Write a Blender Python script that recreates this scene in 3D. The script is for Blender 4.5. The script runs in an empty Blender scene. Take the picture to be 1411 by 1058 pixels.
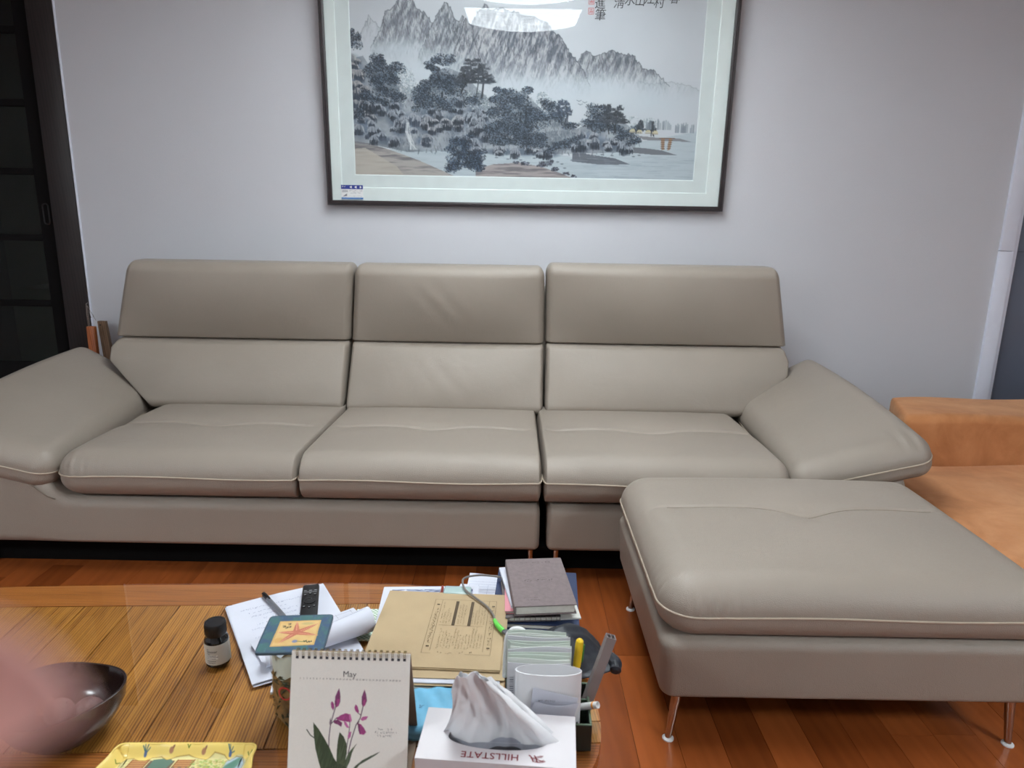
import bpy, bmesh, math, random
import numpy as np
from mathutils import Vector, Matrix
random.seed(7); RNG = np.random.default_rng(11)
C = bpy.context.scene.collection
SC = bpy.context.scene

# ------------------------------------------------------------------ camera, world, exposure
PITCH, ROLL, CAMZ, FPX = math.radians(13.6), math.radians(1.0), 1.25, 980.0
cam_data = bpy.data.cameras.new('camera')
cam = bpy.data.objects.new('camera', cam_data); C.objects.link(cam)
cam_data.sensor_width = 36.0; cam_data.lens = FPX / 1411.0 * 36.0
cam_data.clip_start = 0.004
cam.matrix_world = (Matrix.Translation((0, 0, CAMZ)) @ Matrix.Rotation(math.pi/2 - PITCH, 4, 'X')
                    @ Matrix.Rotation(ROLL, 4, 'Z'))
cam_data.dof.use_dof = True; cam_data.dof.focus_distance = 1.9
cam_data.dof.aperture_fstop = cam_data.lens / 4.2
SC.camera = cam
world = bpy.data.worlds.new('world'); SC.world = world; world.use_nodes = True
world.node_tree.nodes['Background'].inputs[0].default_value = (0.6, 0.65, 0.75, 1)
world.node_tree.nodes['Background'].inputs[1].default_value = 0.05
SC.view_settings.view_transform = 'Standard'; SC.view_settings.look = 'None'
SC.view_settings.exposure = 0.0; SC.view_settings.gamma = 1.0
SC.view_settings.use_curve_mapping = False
LAMP = 18.0            # radiance of the ceiling lamp's diffusers
LAMP_FILL = 55.0
LAMP_COL = (0.885, 0.965, 1.0)

# ------------------------------------------------------------------ materials
def lin(c):
    if max(c) > 1.0: c = [v/255.0 for v in c]
    return tuple((v/12.92 if v <= 0.04045 else ((v+0.055)/1.055)**2.4) for v in c[:3])
def rgba(c): return (*lin(c), 1.0)
class NT:
    def __init__(s, name):
        s.m = bpy.data.materials.new(name); s.m.use_nodes = True
        s.t = s.m.node_tree; s.b = s.t.nodes['Principled BSDF']; s.out = s.t.nodes['Material Output']
    def n(s, typ, **kw):
        nd = s.t.nodes.new(typ)
        for k, v in kw.items():
            if k in ('ins',):
                for a, b in v.items(): nd.inputs[a].default_value = b
            else: setattr(nd, k, v)
        return nd
    def l(s, a, b): s.t.links.new(a, b)
    def ramp(s, fac, stops):
        r = s.n('ShaderNodeValToRGB'); e = r.color_ramp.elements
        while len(e) < len(stops): e.new(0.5)
        for el, (p, c) in zip(e, stops): el.position = p; el.color = c if len(c) == 4 else rgba(c)
        s.l(fac, r.inputs[0]); return r.outputs[0]
    def coords(s, kind='Object', scale=(1, 1, 1), randomise=False):
        tc = s.n('ShaderNodeTexCoord'); mp = s.n('ShaderNodeMapping'); mp.inputs['Scale'].default_value = scale
        s.l(tc.outputs[kind], mp.inputs[0])
        if randomise:
            oi = s.n('ShaderNodeObjectInfo'); mu = s.n('ShaderNodeMath', operation='MULTIPLY'); mu.inputs[1].default_value = 37.0
            s.l(oi.outputs['Random'], mu.inputs[0]); s.l(mu.outputs[0], mp.inputs['Location'])
        return mp.outputs[0]
    def noise(s, vec, scale, detail=3, rough=0.5, dist=0.0):
        nd = s.n('ShaderNodeTexNoise'); nd.inputs['Scale'].default_value = scale; nd.inputs['Detail'].default_value = detail
        nd.inputs['Roughness'].default_value = rough; nd.inputs['Distortion'].default_value = dist
        s.l(vec, nd.inputs['Vector']); return nd.outputs['Fac']
    def bump(s, h, strength, dist=0.001, prev=None):
        b = s.n('ShaderNodeBump'); b.inputs['Strength'].default_value = strength; b.inputs['Distance'].default_value = dist
        s.l(h, b.inputs['Height'])
        if prev is not None: s.l(prev, b.inputs['Normal'])
        s.l(b.outputs[0], s.b.inputs['Normal']); return b.outputs[0]
    def mix(s, f, a, b, blend='MIX'):
        m = s.n('ShaderNodeMix', data_type='RGBA', blend_type=blend)
        for sock, v in ((m.inputs['Factor'], f), (m.inputs['A'], a), (m.inputs['B'], b)):
            if isinstance(v, (int, float)): sock.default_value = v
            elif isinstance(v, tuple): sock.default_value = v
            else: s.l(v, sock)
        return m.outputs['Result']
def mat(name, col, rough=0.5, metal=0.0, spec=0.5, var=0.06, vscale=20.0, bump=0.0, bscale=200.0, coat=0.0, sheen=0.0, trans=0.0, sub=0.0):
    k = NT(name); b = k.b
    v = k.coords('Object')
    f = k.noise(v, vscale, 4)
    c = np.array(lin(col)); 
    if var > 0:
        k.l(k.ramp(f, [(0.3, (*(c*(1-var)), 1)), (0.7, (*np.minimum(c*(1+var), 1), 1))]), b.inputs['Base Color'])
    else: b.inputs['Base Color'].default_value = (*c, 1)
    b.inputs['Roughness'].default_value = rough; b.inputs['Metallic'].default_value = metal
    b.inputs['Specular IOR Level'].default_value = spec
    if coat: b.inputs['Coat Weight'].default_value = coat; b.inputs['Coat Roughness'].default_value = 0.08
    if sheen: b.inputs['Sheen Weight'].default_value = sheen; b.inputs['Sheen Roughness'].default_value = 0.4
    if trans: b.inputs['Transmission Weight'].default_value = trans
    if sub: b.inputs['Subsurface Weight'].default_value = sub; b.inputs['Subsurface Radius'].default_value = (0.008, 0.003, 0.002); b.inputs['Subsurface Scale'].default_value = 0.5
    if bump: k.bump(k.noise(v, bscale, 3), bump, 0.001)
    return k.m
def leather(name, col):
    k = NT(name); b = k.b; v = k.coords('Object')
    big = k.noise(v, 3.0, 3); fine = k.noise(v, 140, 3)
    c = np.array(lin(col))
    k.l(k.ramp(big, [(0.25, (*(c*0.95), 1)), (0.75, (*(c*1.05), 1))]), b.inputs['Base Color'])
    vo = k.n('ShaderNodeTexVoronoi', feature='DISTANCE_TO_EDGE'); vo.inputs['Scale'].default_value = 300.0; k.l(v, vo.inputs['Vector'])
    r = k.ramp(vo.outputs['Distance'], [(0.0, (0, 0, 0, 1)), (0.25, (1, 1, 1, 1))])
    p = k.bump(r, 0.38, 0.0007)
    p = k.bump(fine, 0.10, 0.001, p)
    k.bump(k.noise(v, 9.0, 4, 0.55, 0.6), 0.16, 0.012, p)
    k.l(k.ramp(fine, [(0.2, (0.40,)*3 + (1,)), (0.8, (0.50,)*3 + (1,))]), b.inputs['Roughness'])
    b.inputs['Specular IOR Level'].default_value = 0.5
    return k.m
def wood(name, light, dark, stretch=(1, 1, 1), scale=9.0, rough=0.35, rnd=0.35, line=0.5, coat=0.0, knots=False):
    """grain runs along the axis whose stretch is small"""
    k = NT(name); b = k.b; v = k.coords('Object', stretch, True)
    n1 = k.noise(v, scale, 5, 0.6, 0.4)
    w = k.n('ShaderNodeTexWave', wave_type='BANDS', bands_direction='DIAGONAL'); w.inputs['Scale'].default_value = scale*1.6
    w.inputs['Distortion'].default_value = 5.0; w.inputs['Detail'].default_value = 3.0; w.inputs['Detail Scale'].default_value = 1.2
    k.l(v, w.inputs['Vector'])
    m = k.n('ShaderNodeMath', operation='MULTIPLY_ADD'); k.l(w.outputs['Fac'], m.inputs[0]); m.inputs[1].default_value = line; 
    k.l(n1, m.inputs[2])
    l3, d3 = np.array(lin(light)), np.array(lin(dark)); mid = (l3*0.6 + d3*0.4)
    col = k.ramp(m.outputs[0], [(0.35, (*l3, 1)), (0.75, (*mid, 1)), (1.1 if False else 1.0, (*d3, 1))])
    oi = k.n('ShaderNodeObjectInfo')
    tone = k.ramp(oi.outputs['Random'], [(0.0, (1-rnd, (1-rnd)*0.93, (1-rnd)*0.86, 1)), (0.5, (1, 1, 1, 1)), (1.0, (1+rnd*0.35, 1+rnd*0.4, 1+rnd*0.4, 1))])
    k.l(k.mix(1.0, col, tone, 'MULTIPLY'), b.inputs['Base Color'])
    b.inputs['Roughness'].default_value = rough
    if coat: b.inputs['Coat Weight'].default_value = coat; b.inputs['Coat Roughness'].default_value = 0.12
    k.bump(m.outputs[0], 0.12, 0.0008)
    return k.m
def glass(name, tint=(1, 1, 1), ior=1.48, rough=0.0):
    k = NT(name); k.t.nodes.remove(k.b)
    tr = k.n('ShaderNodeBsdfTransparent'); tr.inputs[0].default_value = (*tint, 1)
    gl = k.n('ShaderNodeBsdfGlossy'); gl.inputs['Roughness'].default_value = rough
    fr = k.n('ShaderNodeFresnel'); fr.inputs[0].default_value = ior
    mx = k.n('ShaderNodeMixShader'); 
    ge = k.n('ShaderNodeNewGeometry'); iv = k.n('ShaderNodeMath', operation='SUBTRACT'); iv.inputs[0].default_value = 1.0; k.l(ge.outputs['Backfacing'], iv.inputs[1])
    mu = k.n('ShaderNodeMath', operation='MULTIPLY'); k.l(fr.outputs[0], mu.inputs[0]); k.l(iv.outputs[0], mu.inputs[1])   # one reflecting side per sheet
    k.l(mu.outputs[0], mx.inputs[0]); k.l(tr.outputs[0], mx.inputs[1]); k.l(gl.outputs[0], mx.inputs[2])
    k.l(mx.outputs[0], k.out.inputs[0]); return k.m
def printed(name, rough=0.6, bump=0.0):
    k = NT(name); a = k.n('ShaderNodeAttribute', attribute_name='ink'); k.l(a.outputs['Color'], k.b.inputs['Base Color'])
    k.b.inputs['Roughness'].default_value = rough; k.b.inputs['Specular IOR Level'].default_value = 0.3
    if bump: k.bump(k.noise(k.coords('Object'), 700, 2), bump, 0.0006)
    return k.m

LEA = leather('taupe_leather', (152, 142, 131))
PIP = mat('piping_leather', (172, 158, 141), 0.5, bump=0.1, bscale=600)
SEAMM = mat('seam_thread', (120, 108, 95), 0.7)
CHROME = mat('brushed_chrome', (190, 180, 170), 0.22, metal=1.0, var=0.03)
WHITEPL = mat('white_plastic', (225, 226, 226), 0.4, var=0.02)
BLACKPL = mat('black_plastic', (22, 22, 24), 0.38, var=0.1)
PAPER = mat('white_paper', (208, 211, 222), 0.8, spec=0.2, var=0.02, bump=0.05, bscale=300)
PAPER2 = mat('cream_paper', (208, 208, 202), 0.8, spec=0.2, var=0.02, bump=0.05, bscale=300)
PAGES = mat('page_edges', (216, 214, 204), 0.85, spec=0.2, var=0.08, vscale=60)
INK = mat('dark_ink', (62, 62, 68), 0.7, var=0)
INKL = mat('light_ink', (128, 130, 140), 0.7, var=0)
INKB = mat('blue_grey_ink', (126, 136, 166), 0.7, var=0)

# ------------------------------------------------------------------ geometry helpers
def new_obj(name, v, f, m, parent=None, smooth=False, loc=None, rotz=0.0):
    me = bpy.data.meshes.new(name); me.from_pydata([tuple(map(float, p)) for p in v], [], [tuple(map(int, q)) for q in f]); 
    if m is not None: me.materials.append(m)
    if smooth: me.polygons.foreach_set('use_smooth', np.ones(len(me.polygons), dtype=bool))
    me.update()
    o = bpy.data.objects.new(name, me); C.objects.link(o)
    if parent is not None: o.parent = parent
    if loc is not None: o.location = loc
    if rotz: o.rotation_euler = (0, 0, rotz)
    return o
def fix_normals(o):
    bm = bmesh.new(); bm.from_mesh(o.data); bmesh.ops.recalc_face_normals(bm, faces=bm.faces[:]); bm.to_mesh(o.data); bm.free(); return o
def sharp(o, deg=35):
    """smooth shading with creases kept"""
    bm = bmesh.new(); bm.from_mesh(o.data); bmesh.ops.recalc_face_normals(bm, faces=bm.faces[:])
    for e in bm.edges:
        if len(e.link_faces) == 2 and e.calc_face_angle(0) > math.radians(deg): e.smooth = False
    for fc in bm.faces: fc.smooth = True
    bm.to_mesh(o.data); bm.free(); return o
def tag(o, label, cat, group=None):
    o['label'] = label; o['category'] = cat
    if group: o['group'] = group
    return o
def thing(name, label, cat, loc=(0, 0, 0), rotz=0.0, group=None):
    o = bpy.data.objects.new(name, None); C.objects.link(o); o.location = loc; o.rotation_euler = (0, 0, rotz)
    o.empty_display_size = 0.05
    return tag(o, label, cat, group)
def struct(o): o['kind'] = 'structure'; return o
class G:
    def __init__(s): s.v = []; s.f = []
    def add(s, v, f):
        b = len(s.v); s.v += [tuple(p) for p in v]; s.f += [tuple(i+b for i in q) for q in f]; return s
    def box(s, x0, x1, y0, y1, z0, z1, M=None):
        v = [(x, y, z) for z in (z0, z1) for y in (y0, y1) for x in (x0, x1)]
        if M is not None: v = [tuple(M @ Vector(p)) for p in v]
        return s.add(v, [(0, 2, 3, 1), (4, 5, 7, 6), (0, 1, 5, 4), (2, 6, 7, 3), (0, 4, 6, 2), (1, 3, 7, 5)])
    def rbox(s, x0, x1, y0, y1, z0, z1, r=0.003, seg=2, M=None):
        bm = bmesh.new(); bmesh.ops.create_cube(bm, size=1.0)
        for vv in bm.verts: vv.co = Vector(((x0+x1)/2 + vv.co.x*(x1-x0), (y0+y1)/2 + vv.co.y*(y1-y0), (z0+z1)/2 + vv.co.z*(z1-z0)))
        r = min(r, 0.49*min(x1-x0, y1-y0, z1-z0))
        bmesh.ops.bevel(bm, geom=bm.edges[:], offset=r, segments=seg, affect='EDGES', profile=0.5)
        bm.verts.index_update()
        v = [tuple(M @ p.co) if M is not None else tuple(p.co) for p in bm.verts]; f = [[q.index for q in fc.verts] for fc in bm.faces]; bm.free()
        return s.add(v, f)
    def tube(s, pts, r, n=8, closed=False, caps=True):
        P = [Vector(p) for p in pts]; N = len(P); rr = r if isinstance(r, (list, tuple)) else [r]*N
        up = None; rings = []
        for i in range(N):
            a = P[(i-1) % N] if (closed or i > 0) else P[i]; b = P[(i+1) % N] if (closed or i < N-1) else P[i]
            t = (b-a); t = t.normalized() if t.length > 1e-9 else Vector((0, 0, 1))
            if up is None: up = Vector((0, 0, 1)) if abs(t.z) < 0.9 else Vector((1, 0, 0))
            sd = t.cross(up); sd.normalize(); up = sd.cross(t).normalized()
            rings.append([P[i] + (sd*math.cos(2*math.pi*j/n) + up*math.sin(2*math.pi*j/n))*rr[i] for j in range(n)])
        v = [tuple(p) for R in rings for p in R]; f = []
        for i in range(N if closed else N-1):
            for j in range(n):
                k = (i+1) % N
                f.append((i*n+j, i*n+(j+1) % n, k*n+(j+1) % n, k*n+j))
        if caps and not closed: f += [tuple(range(n))[::-1], tuple((N-1)*n+j for j in range(n))]
        return s.add(v, f)
    def lathe(s, prof, n=32, cx=0, cy=0, fn=None):
        v = []; f = []; m = len(prof)
        for j in range(n):
            a = 2*math.pi*j/n
            for (r, z) in prof: v.append((cx+r*math.cos(a), cy+r*math.sin(a), z))
        if fn: v = [fn(p) for p in v]
        for j in range(n):
            for i in range(m-1):
                k = (j+1) % n
                f.append((j*m+i, k*m+i, k*m+i+1, j*m+i+1))
        return s.add(v, f)
    def prism(s, poly, z0, z1):
        n = len(poly); v = [(p[0], p[1], z0) for p in poly] + [(p[0], p[1], z1) for p in poly]
        f = [tuple(range(n))[::-1], tuple(range(n, 2*n))] + [(i, (i+1) % n, n+(i+1) % n, n+i) for i in range(n)]
        return s.add(v, f)
    def sheet(s, fn, nu, nv, th=0.0003):
        g = np.array([[fn(u, w) for w in np.linspace(0, 1, nv)] for u in np.linspace(0, 1, nu)], float)
        du = np.gradient(g, axis=0); dv = np.gradient(g, axis=1); nrm = np.cross(du, dv); nrm /= np.linalg.norm(nrm, axis=2, keepdims=True)+1e-12
        top = (g+nrm*th/2).reshape(-1, 3); bot = (g-nrm*th/2).reshape(-1, 3); K = nu*nv; f = []
        for i in range(nu-1):
            for j in range(nv-1):
                a, b, c, d = i*nv+j, (i+1)*nv+j, (i+1)*nv+j+1, i*nv+j+1
                f.append((a, b, c, d)); f.append((K+d, K+c, K+b, K+a))
        for i in range(nu-1):
            f.append((i*nv, K+i*nv, K+(i+1)*nv, (i+1)*nv)); a, b = i*nv+nv-1, (i+1)*nv+nv-1; f.append((a, b, K+b, K+a))
        for j in range(nv-1):
            f.append((j, j+1, K+j+1, K+j)); a, b = (nu-1)*nv+j, (nu-1)*nv+j+1; f.append((a, K+a, K+b, b))
        return s.add(np.vstack([top, bot]), f)
    def strip(s, a, b, w, z=0.0, M=None):
        """thin flat line between two 2-D points"""
        a = Vector((a[0], a[1], z)); b = Vector((b[0], b[1], z)); d = (b-a)
        if d.length < 1e-9: return s
        n = Vector((-d.y, d.x, 0)).normalized()*w/2
        v = [a-n, b-n, b+n, a+n]
        if M is not None: v = [M @ p for p in v]
        return s.add([tuple(p) for p in v], [(0, 1, 2, 3)])
    def obj(s, name, m, parent=None, smooth=True, deg=35, **kw):
        o = new_obj(name, s.v, s.f, m, parent, **kw)
        return sharp(o, deg) if smooth else o
def single(name, g, m, label, cat, group=None, loc=(0, 0, 0), rotz=0.0, smooth=True):
    return tag(g.obj(name, m, None, smooth, loc=loc, rotz=rotz), label, cat, group)

def axis_pts(h, rlo, rhi, mid, nr=6, extra=()):
    lo = [-(h-rlo) - rlo*math.tan(math.radians(45*i/nr)) for i in range(nr, 0, -1)]
    hi = [(h-rhi) + rhi*math.tan(math.radians(45*i/nr)) for i in range(1, nr+1)]
    m = list(np.linspace(-(h-rlo), h-rhi, max(2, mid+1))) + [e for e in extra if -(h-rlo) < e < h-rhi]
    m = sorted(set(round(q, 5) for q in m))
    return lo + m + hi
def soft_box(size, r, mids, nr=6, extra=((), (), ())):
    """rounded box as arrays: positions, normals, faces; r = ((xlo,xhi),(ylo,yhi),(zlo,zhi))"""
    h = [q/2 for q in size]
    A = [axis_pts(h[i], r[i][0], r[i][1], mids[i], nr, extra[i]) for i in range(3)]
    idx = {}; P = []; F = []
    def vid(p):
        k = (round(p[0], 5), round(p[1], 5), round(p[2], 5))
        if k not in idx: idx[k] = len(P); P.append(k)
        return idx[k]
    for ax in range(3):
        a1, a2 = (ax+1) % 3, (ax+2) % 3
        for sgn in (-1, 1):
            grid = []
            for u in A[a1]:
                row = []
                for w in A[a2]:
                    p = [0, 0, 0]; p[ax] = sgn*h[ax]; p[a1] = u; p[a2] = w; row.append(vid(p))
                grid.append(row)
            for i in range(len(grid)-1):
                for j in range(len(grid[0])-1):
                    q = (grid[i][j], grid[i+1][j], grid[i+1][j+1], grid[i][j+1])
                    F.append(q if sgn > 0 else q[::-1])
    P = np.array(P); H = np.array(h); lo = np.array([q[0] for q in r]); hi = np.array([q[1] for q in r])
    Q = np.clip(P, -(H-lo), H-hi); D = P-Q; R = np.where(D < 0, lo, hi)
    d = D/R; L = np.linalg.norm(d, axis=1, keepdims=True); n = d/np.maximum(L, 1e-9)
    return Q + n*R, n, F
def cushion(name, size, r, mids, warp, m, parent, nr=6, extra=((), (), ())):
    P, n, F = soft_box(size, r, mids, nr, extra)
    return new_obj(name, warp(P, n), F, m, parent, smooth=True)
def sstep(a, b, x):
    t = np.clip((x-a)/(b-a), 0, 1); return t*t*(3-2*t)
def rrect_path(hx, hy, r, z, n=8, off=0.0, spans=None):
    """closed rounded rectangle path, counter-clockwise from the right end of the front edge"""
    pts = []
    for cx, cy, a0 in ((hx-r, -hy+r, -90), (hx-r, hy-r, 0), (-hx+r, hy-r, 90), (-hx+r, -hy+r, 180)):
        for i in range(n+1):
            a = math.radians(a0+90*i/n); pts.append((cx+(r+off)*math.cos(a), cy+(r+off)*math.sin(a), z))
    return pts
def densify(pts, step, closed=True):
    out = []; N = len(pts)
    for i in range(N if closed else N-1):
        a, b = Vector(pts[i]), Vector(pts[(i+1) % N]); k = max(1, int((b-a).length/step))
        out += [tuple(a.lerp(b, j/k)) for j in range(k)]
    if not closed: out.append(tuple(pts[-1]))
    return out
TEXTS = []
def text(body, size, M, m, parent, name='lettering', align='CENTER', ext=0.0001, space=1.0, shear=0.0, bold=0.0):
    cu = bpy.data.curves.new(name, 'FONT'); cu.body = body; cu.size = size; cu.align_x = align; cu.align_y = 'CENTER'
    cu.extrude = ext; cu.space_character = space; cu.resolution_u = 3; cu.shear = shear; cu.offset = bold
    cu.materials.append(m); o = bpy.data.objects.new(name, cu); C.objects.link(o); o.parent = parent; o.matrix_local = M; TEXTS.append(o); return o
def frameM(o, ux, uy):
    ux = Vector(ux).normalized(); uy = Vector(uy); uz = ux.cross(uy).normalized(); uy = uz.cross(ux)
    M = Matrix.Identity(4)
    for i in range(3): M[i][0] = ux[i]; M[i][1] = uy[i]; M[i][2] = uz[i]; M[i][3] = o[i]
    return M
def scribble(g, x, y, w, h, M, lw=0.0004, z=0.0, dens=1.0):
    """one line of illegible small print: short pen strokes in glyph-sized clumps"""
    cx = x
    while cx < x+w:
        gw = h*random.uniform(0.6, 0.95)
        if random.random() > 0.14:
            for _ in range(max(2, int(3*dens))):
                a = (cx+random.uniform(0, gw*0.8), y+random.uniform(0, h)); 
                if random.random() < 0.5: b = (a[0]+random.uniform(0.3, 0.7)*gw, a[1]+random.uniform(-0.15, 0.15)*h)
                else: b = (a[0]+random.uniform(-0.15, 0.15)*gw, a[1]+random.uniform(-0.7, 0.7)*h)
                b = (b[0], min(max(b[1], y-0.1*h), y+1.1*h))
                g.strip(a, b, lw, z, M)
        cx += gw*1.15
    return g

# ------------------------------------------------------------------ flat prints: a small painter, kept as point colours on a fine mesh
def vnoise(X, Y, seed=0):
    t = np.random.default_rng(seed).random((256, 256)); xi = np.floor(X).astype(int); yi = np.floor(Y).astype(int)
    fx = X-xi; fy = Y-yi; fx = fx*fx*(3-2*fx); fy = fy*fy*(3-2*fy); g = lambda a, b: t[a & 255, b & 255]
    return (g(xi, yi)*(1-fx)+g(xi+1, yi)*fx)*(1-fy)+(g(xi, yi+1)*(1-fx)+g(xi+1, yi+1)*fx)*fy
def fbm(X, Y, seed=0, o=4):
    s = 0; a = 0.5
    for i in range(o): s = s+a*vnoise(X*2**i, Y*2**i, seed+i); a *= 0.5
    return s
class Paint:
    def __init__(s, w, h, scale, y0=0.0, x0=0.0, base=(255, 255, 255)):
        s.S = scale; s.x0 = x0; s.y0 = y0; s.W = int(w*scale); s.H = int(h*scale)
        s.img = np.ones((s.H, s.W, 3))*np.array(base, float)
        s.Y, s.X = np.mgrid[0:s.H, 0:s.W]; s.X = s.X/scale+x0; s.Y = s.Y/scale+y0
    def blend(s, mask, col):
        col = np.array(col, float); s.img += mask[..., None]*(col-s.img)
    def poly(s, pts, soft=0.0):
        ins = np.zeros((s.H, s.W), bool); n = len(pts)
        for i in range(n):
            (x1, y1), (x2, y2) = pts[i], pts[(i+1) % n]
            if y1 == y2: continue
            c = ((y1 > s.Y) != (y2 > s.Y)) & (s.X < (x2-x1)*(s.Y-y1)/(y2-y1)+x1); ins ^= c
        return ins.astype(float)
    def win(s, x, y, r):
        i0 = max(0, int((x-r-s.x0)*s.S)); i1 = min(s.W, int((x+r-s.x0)*s.S)+2); j0 = max(0, int((y-r-s.y0)*s.S)); j1 = min(s.H, int((y+r-s.y0)*s.S)+2)
        return (slice(j0, j1), slice(i0, i1)) if i1 > i0 and j1 > j0 else None
    def dab(s, x, y, rx, ry, col, a=1.0, ang=0.0, hard=2.0):
        w = s.win(x, y, max(rx, ry)*1.25)
        if w is None: return
        dx = s.X[w]-x; dy = s.Y[w]-y; c, sn = math.cos(ang), math.sin(ang)
        u = (dx*c+dy*sn)/rx; v = (-dx*sn+dy*c)/ry
        k = np.clip((1.1-np.sqrt(u*u+v*v))*hard, 0, 1)*a
        s.img[w] += k[..., None]*(np.array(col, float)-s.img[w])
    def line(s, pts, wd, col, a=1.0):
        for (x1, y1), (x2, y2) in zip(pts[:-1], pts[1:]):
            mx, my = (x1+x2)/2, (y1+y2)/2; L = math.hypot(x2-x1, y2-y1)
            w = s.win(mx, my, L/2+wd+1)
            if w is None: continue
            dx = s.X[w]-x1; dy = s.Y[w]-y1; ex, ey = (x2-x1), (y2-y1); t = np.clip((dx*ex+dy*ey)/(L*L+1e-9), 0, 1)
            d = np.hypot(dx-t*ex, dy-t*ey); k = np.clip((wd/2-d)*s.S+0.7, 0, 1)*a
            s.img[w] += k[..., None]*(np.array(col, float)-s.img[w])
def print_mesh(name, P, fn, m, parent=None):
    """fn(u, v) -> positions (arrays); u to the right, v downwards"""
    H, W = P.H, P.W; u, v = np.meshgrid(np.linspace(0, 1, W), np.linspace(0, 1, H))
    pos = np.stack(fn(u, v), -1).reshape(-1, 3).astype(np.float32)
    me = bpy.data.meshes.new(name); nf = (H-1)*(W-1)
    me.vertices.add(H*W); me.vertices.foreach_set('co', pos.ravel())
    i = (np.arange(H-1)[:, None]*W+np.arange(W-1)[None, :]).ravel()
    q = np.stack([i, i+W, i+W+1, i+1], -1).astype(np.int32)
    me.loops.add(nf*4); me.loops.foreach_set('vertex_index', q.ravel())
    me.polygons.add(nf); me.polygons.foreach_set('loop_start', np.arange(nf, dtype=np.int32)*4)
    me.update(calc_edges=True); me.validate()
    c = np.clip(P.img/255.0, 0, 1); c = np.where(c <= 0.04045, c/12.92, ((c+0.055)/1.055)**2.4)
    at = me.color_attributes.new('ink', 'FLOAT_COLOR', 'POINT')
    at.data.foreach_set('color', np.concatenate([c, np.ones((H, W, 1))], -1).astype(np.float32).ravel())
    me.materials.append(m)
    me.polygons.foreach_set('use_smooth', np.ones(nf, dtype=bool))
    o = bpy.data.objects.new(name, me); C.objects.link(o); o.parent = parent; return o

# ------------------------------------------------------------------ the room
WALLY = 3.40; CEIL = 2.46
def wallpaper():
    k = NT('embossed_wallpaper'); v = k.coords('Object'); b = k.b
    big = k.noise(v, 1.6, 3)
    c = np.array(lin((202, 203, 208)))
    k.l(k.ramp(big, [(0.3, (*(c*0.985), 1)), (0.7, (*(c*1.015), 1))]), b.inputs['Base Color']); b.inputs['Roughness'].default_value = 0.75
    b.inputs['Specular IOR Level'].default_value = 0.25
    w1 = k.n('ShaderNodeTexWave', bands_direction='DIAGONAL'); w1.inputs['Scale'].default_value = 95; k.l(v, w1.inputs['Vector'])
    w1.inputs['Distortion'].default_value = 1.5; w1.inputs['Detail Scale'].default_value = 8
    p = k.bump(w1.outputs['Fac'], 0.25, 0.0008)
    k.bump(k.noise(v, 260, 3), 0.2, 0.0008, p)
    return k.m
WALLP = wallpaper()
CEILM = mat('ceiling_paint', (236, 236, 236), 0.9, var=0.01, spec=0.1)
DARKW = wood('dark_stained_wood', (38, 29, 29), (20, 15, 15), (9, 9, 0.5), 3.0, 0.45, 0.1, 0.4)
WHTRIM = mat('white_trim_paint', (228, 233, 247), 0.5, var=0.015)
SLATE = mat('slate_door_film', (98, 105, 120), 0.42, var=0.05, vscale=2.0)
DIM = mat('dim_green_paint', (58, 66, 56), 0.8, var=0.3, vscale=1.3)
FLOORW = wood('red_brown_floor_wood', (160, 85, 40), (100, 48, 23), (5, 0.5, 5), 2.2, 0.25, 0.34, 0.12)

struct(G().box(-2.03, 2.27, WALLY, WALLY+0.12, 0, CEIL).obj('wall_back', WALLP, smooth=False))
w = struct(G().box(-3.2, -2.03, WALLY, WALLY+0.12, 2.24, CEIL).box(2.27, 3.4, WALLY, WALLY+0.12, 2.24, CEIL).obj('wall_back_header', WALLP, smooth=False))
w.name = 'trim_1'
struct(G().box(-3.32, -3.2, -2.6, WALLY+0.12, 0, CEIL).obj('wall_left', WALLP, smooth=False))
struct(G().box(3.4, 3.52, -2.6, WALLY+0.12, 0, CEIL).obj('wall_right', WALLP, smooth=False))
struct(G().box(-3.32, 3.52, -2.72, -2.6, 0, CEIL).obj('wall_front', WALLP, smooth=False))
struct(G().box(-3.32, 3.52, -2.72, 4.9, CEIL, CEIL+0.1).obj('ceiling', CEILM, smooth=False))
# dim space behind the glazed door
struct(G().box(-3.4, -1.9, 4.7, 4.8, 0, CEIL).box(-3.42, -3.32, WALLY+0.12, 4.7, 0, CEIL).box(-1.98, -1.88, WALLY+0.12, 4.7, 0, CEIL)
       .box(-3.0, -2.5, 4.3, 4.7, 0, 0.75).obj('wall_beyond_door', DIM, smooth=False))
floor = struct(G().box(-3.42, 3.52, -2.72, 4.9, -0.12, -0.006).obj('floor', mat('floor_joint', (96, 48, 24), 0.6), smooth=False))
pw, plen = 0.1075, 1.25
full = G().box(-pw/2+0.0005, pw/2-0.0005, 0, plen-0.001, -0.012, 0)
full_me = None; n = 0
x = -2.6 + 0.011
while x < 2.45:
    y = -0.9 - random.random()*plen
    while y < WALLY-0.01:
        y0, y1 = max(y, -0.9), min(y+plen, WALLY-0.004)
        if y1 > y0+0.02:
            if y1-y0 > plen-0.001:
                if full_me is None:
                    o = full.obj('plank', FLOORW, floor, smooth=False); full_me = o.data
                else:
                    o = bpy.data.objects.new('plank', full_me); C.objects.link(o); o.parent = floor
                o.location = (x+pw/2, y, 0)
            else:
                o = G().box(-pw/2+0.0005, pw/2-0.0005, 0, y1-y0-0.001, -0.012, 0).obj('plank', FLOORW, floor, smooth=False)
                o.location = (x+pw/2, y0, 0)
        y += plen
    x += pw
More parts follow.
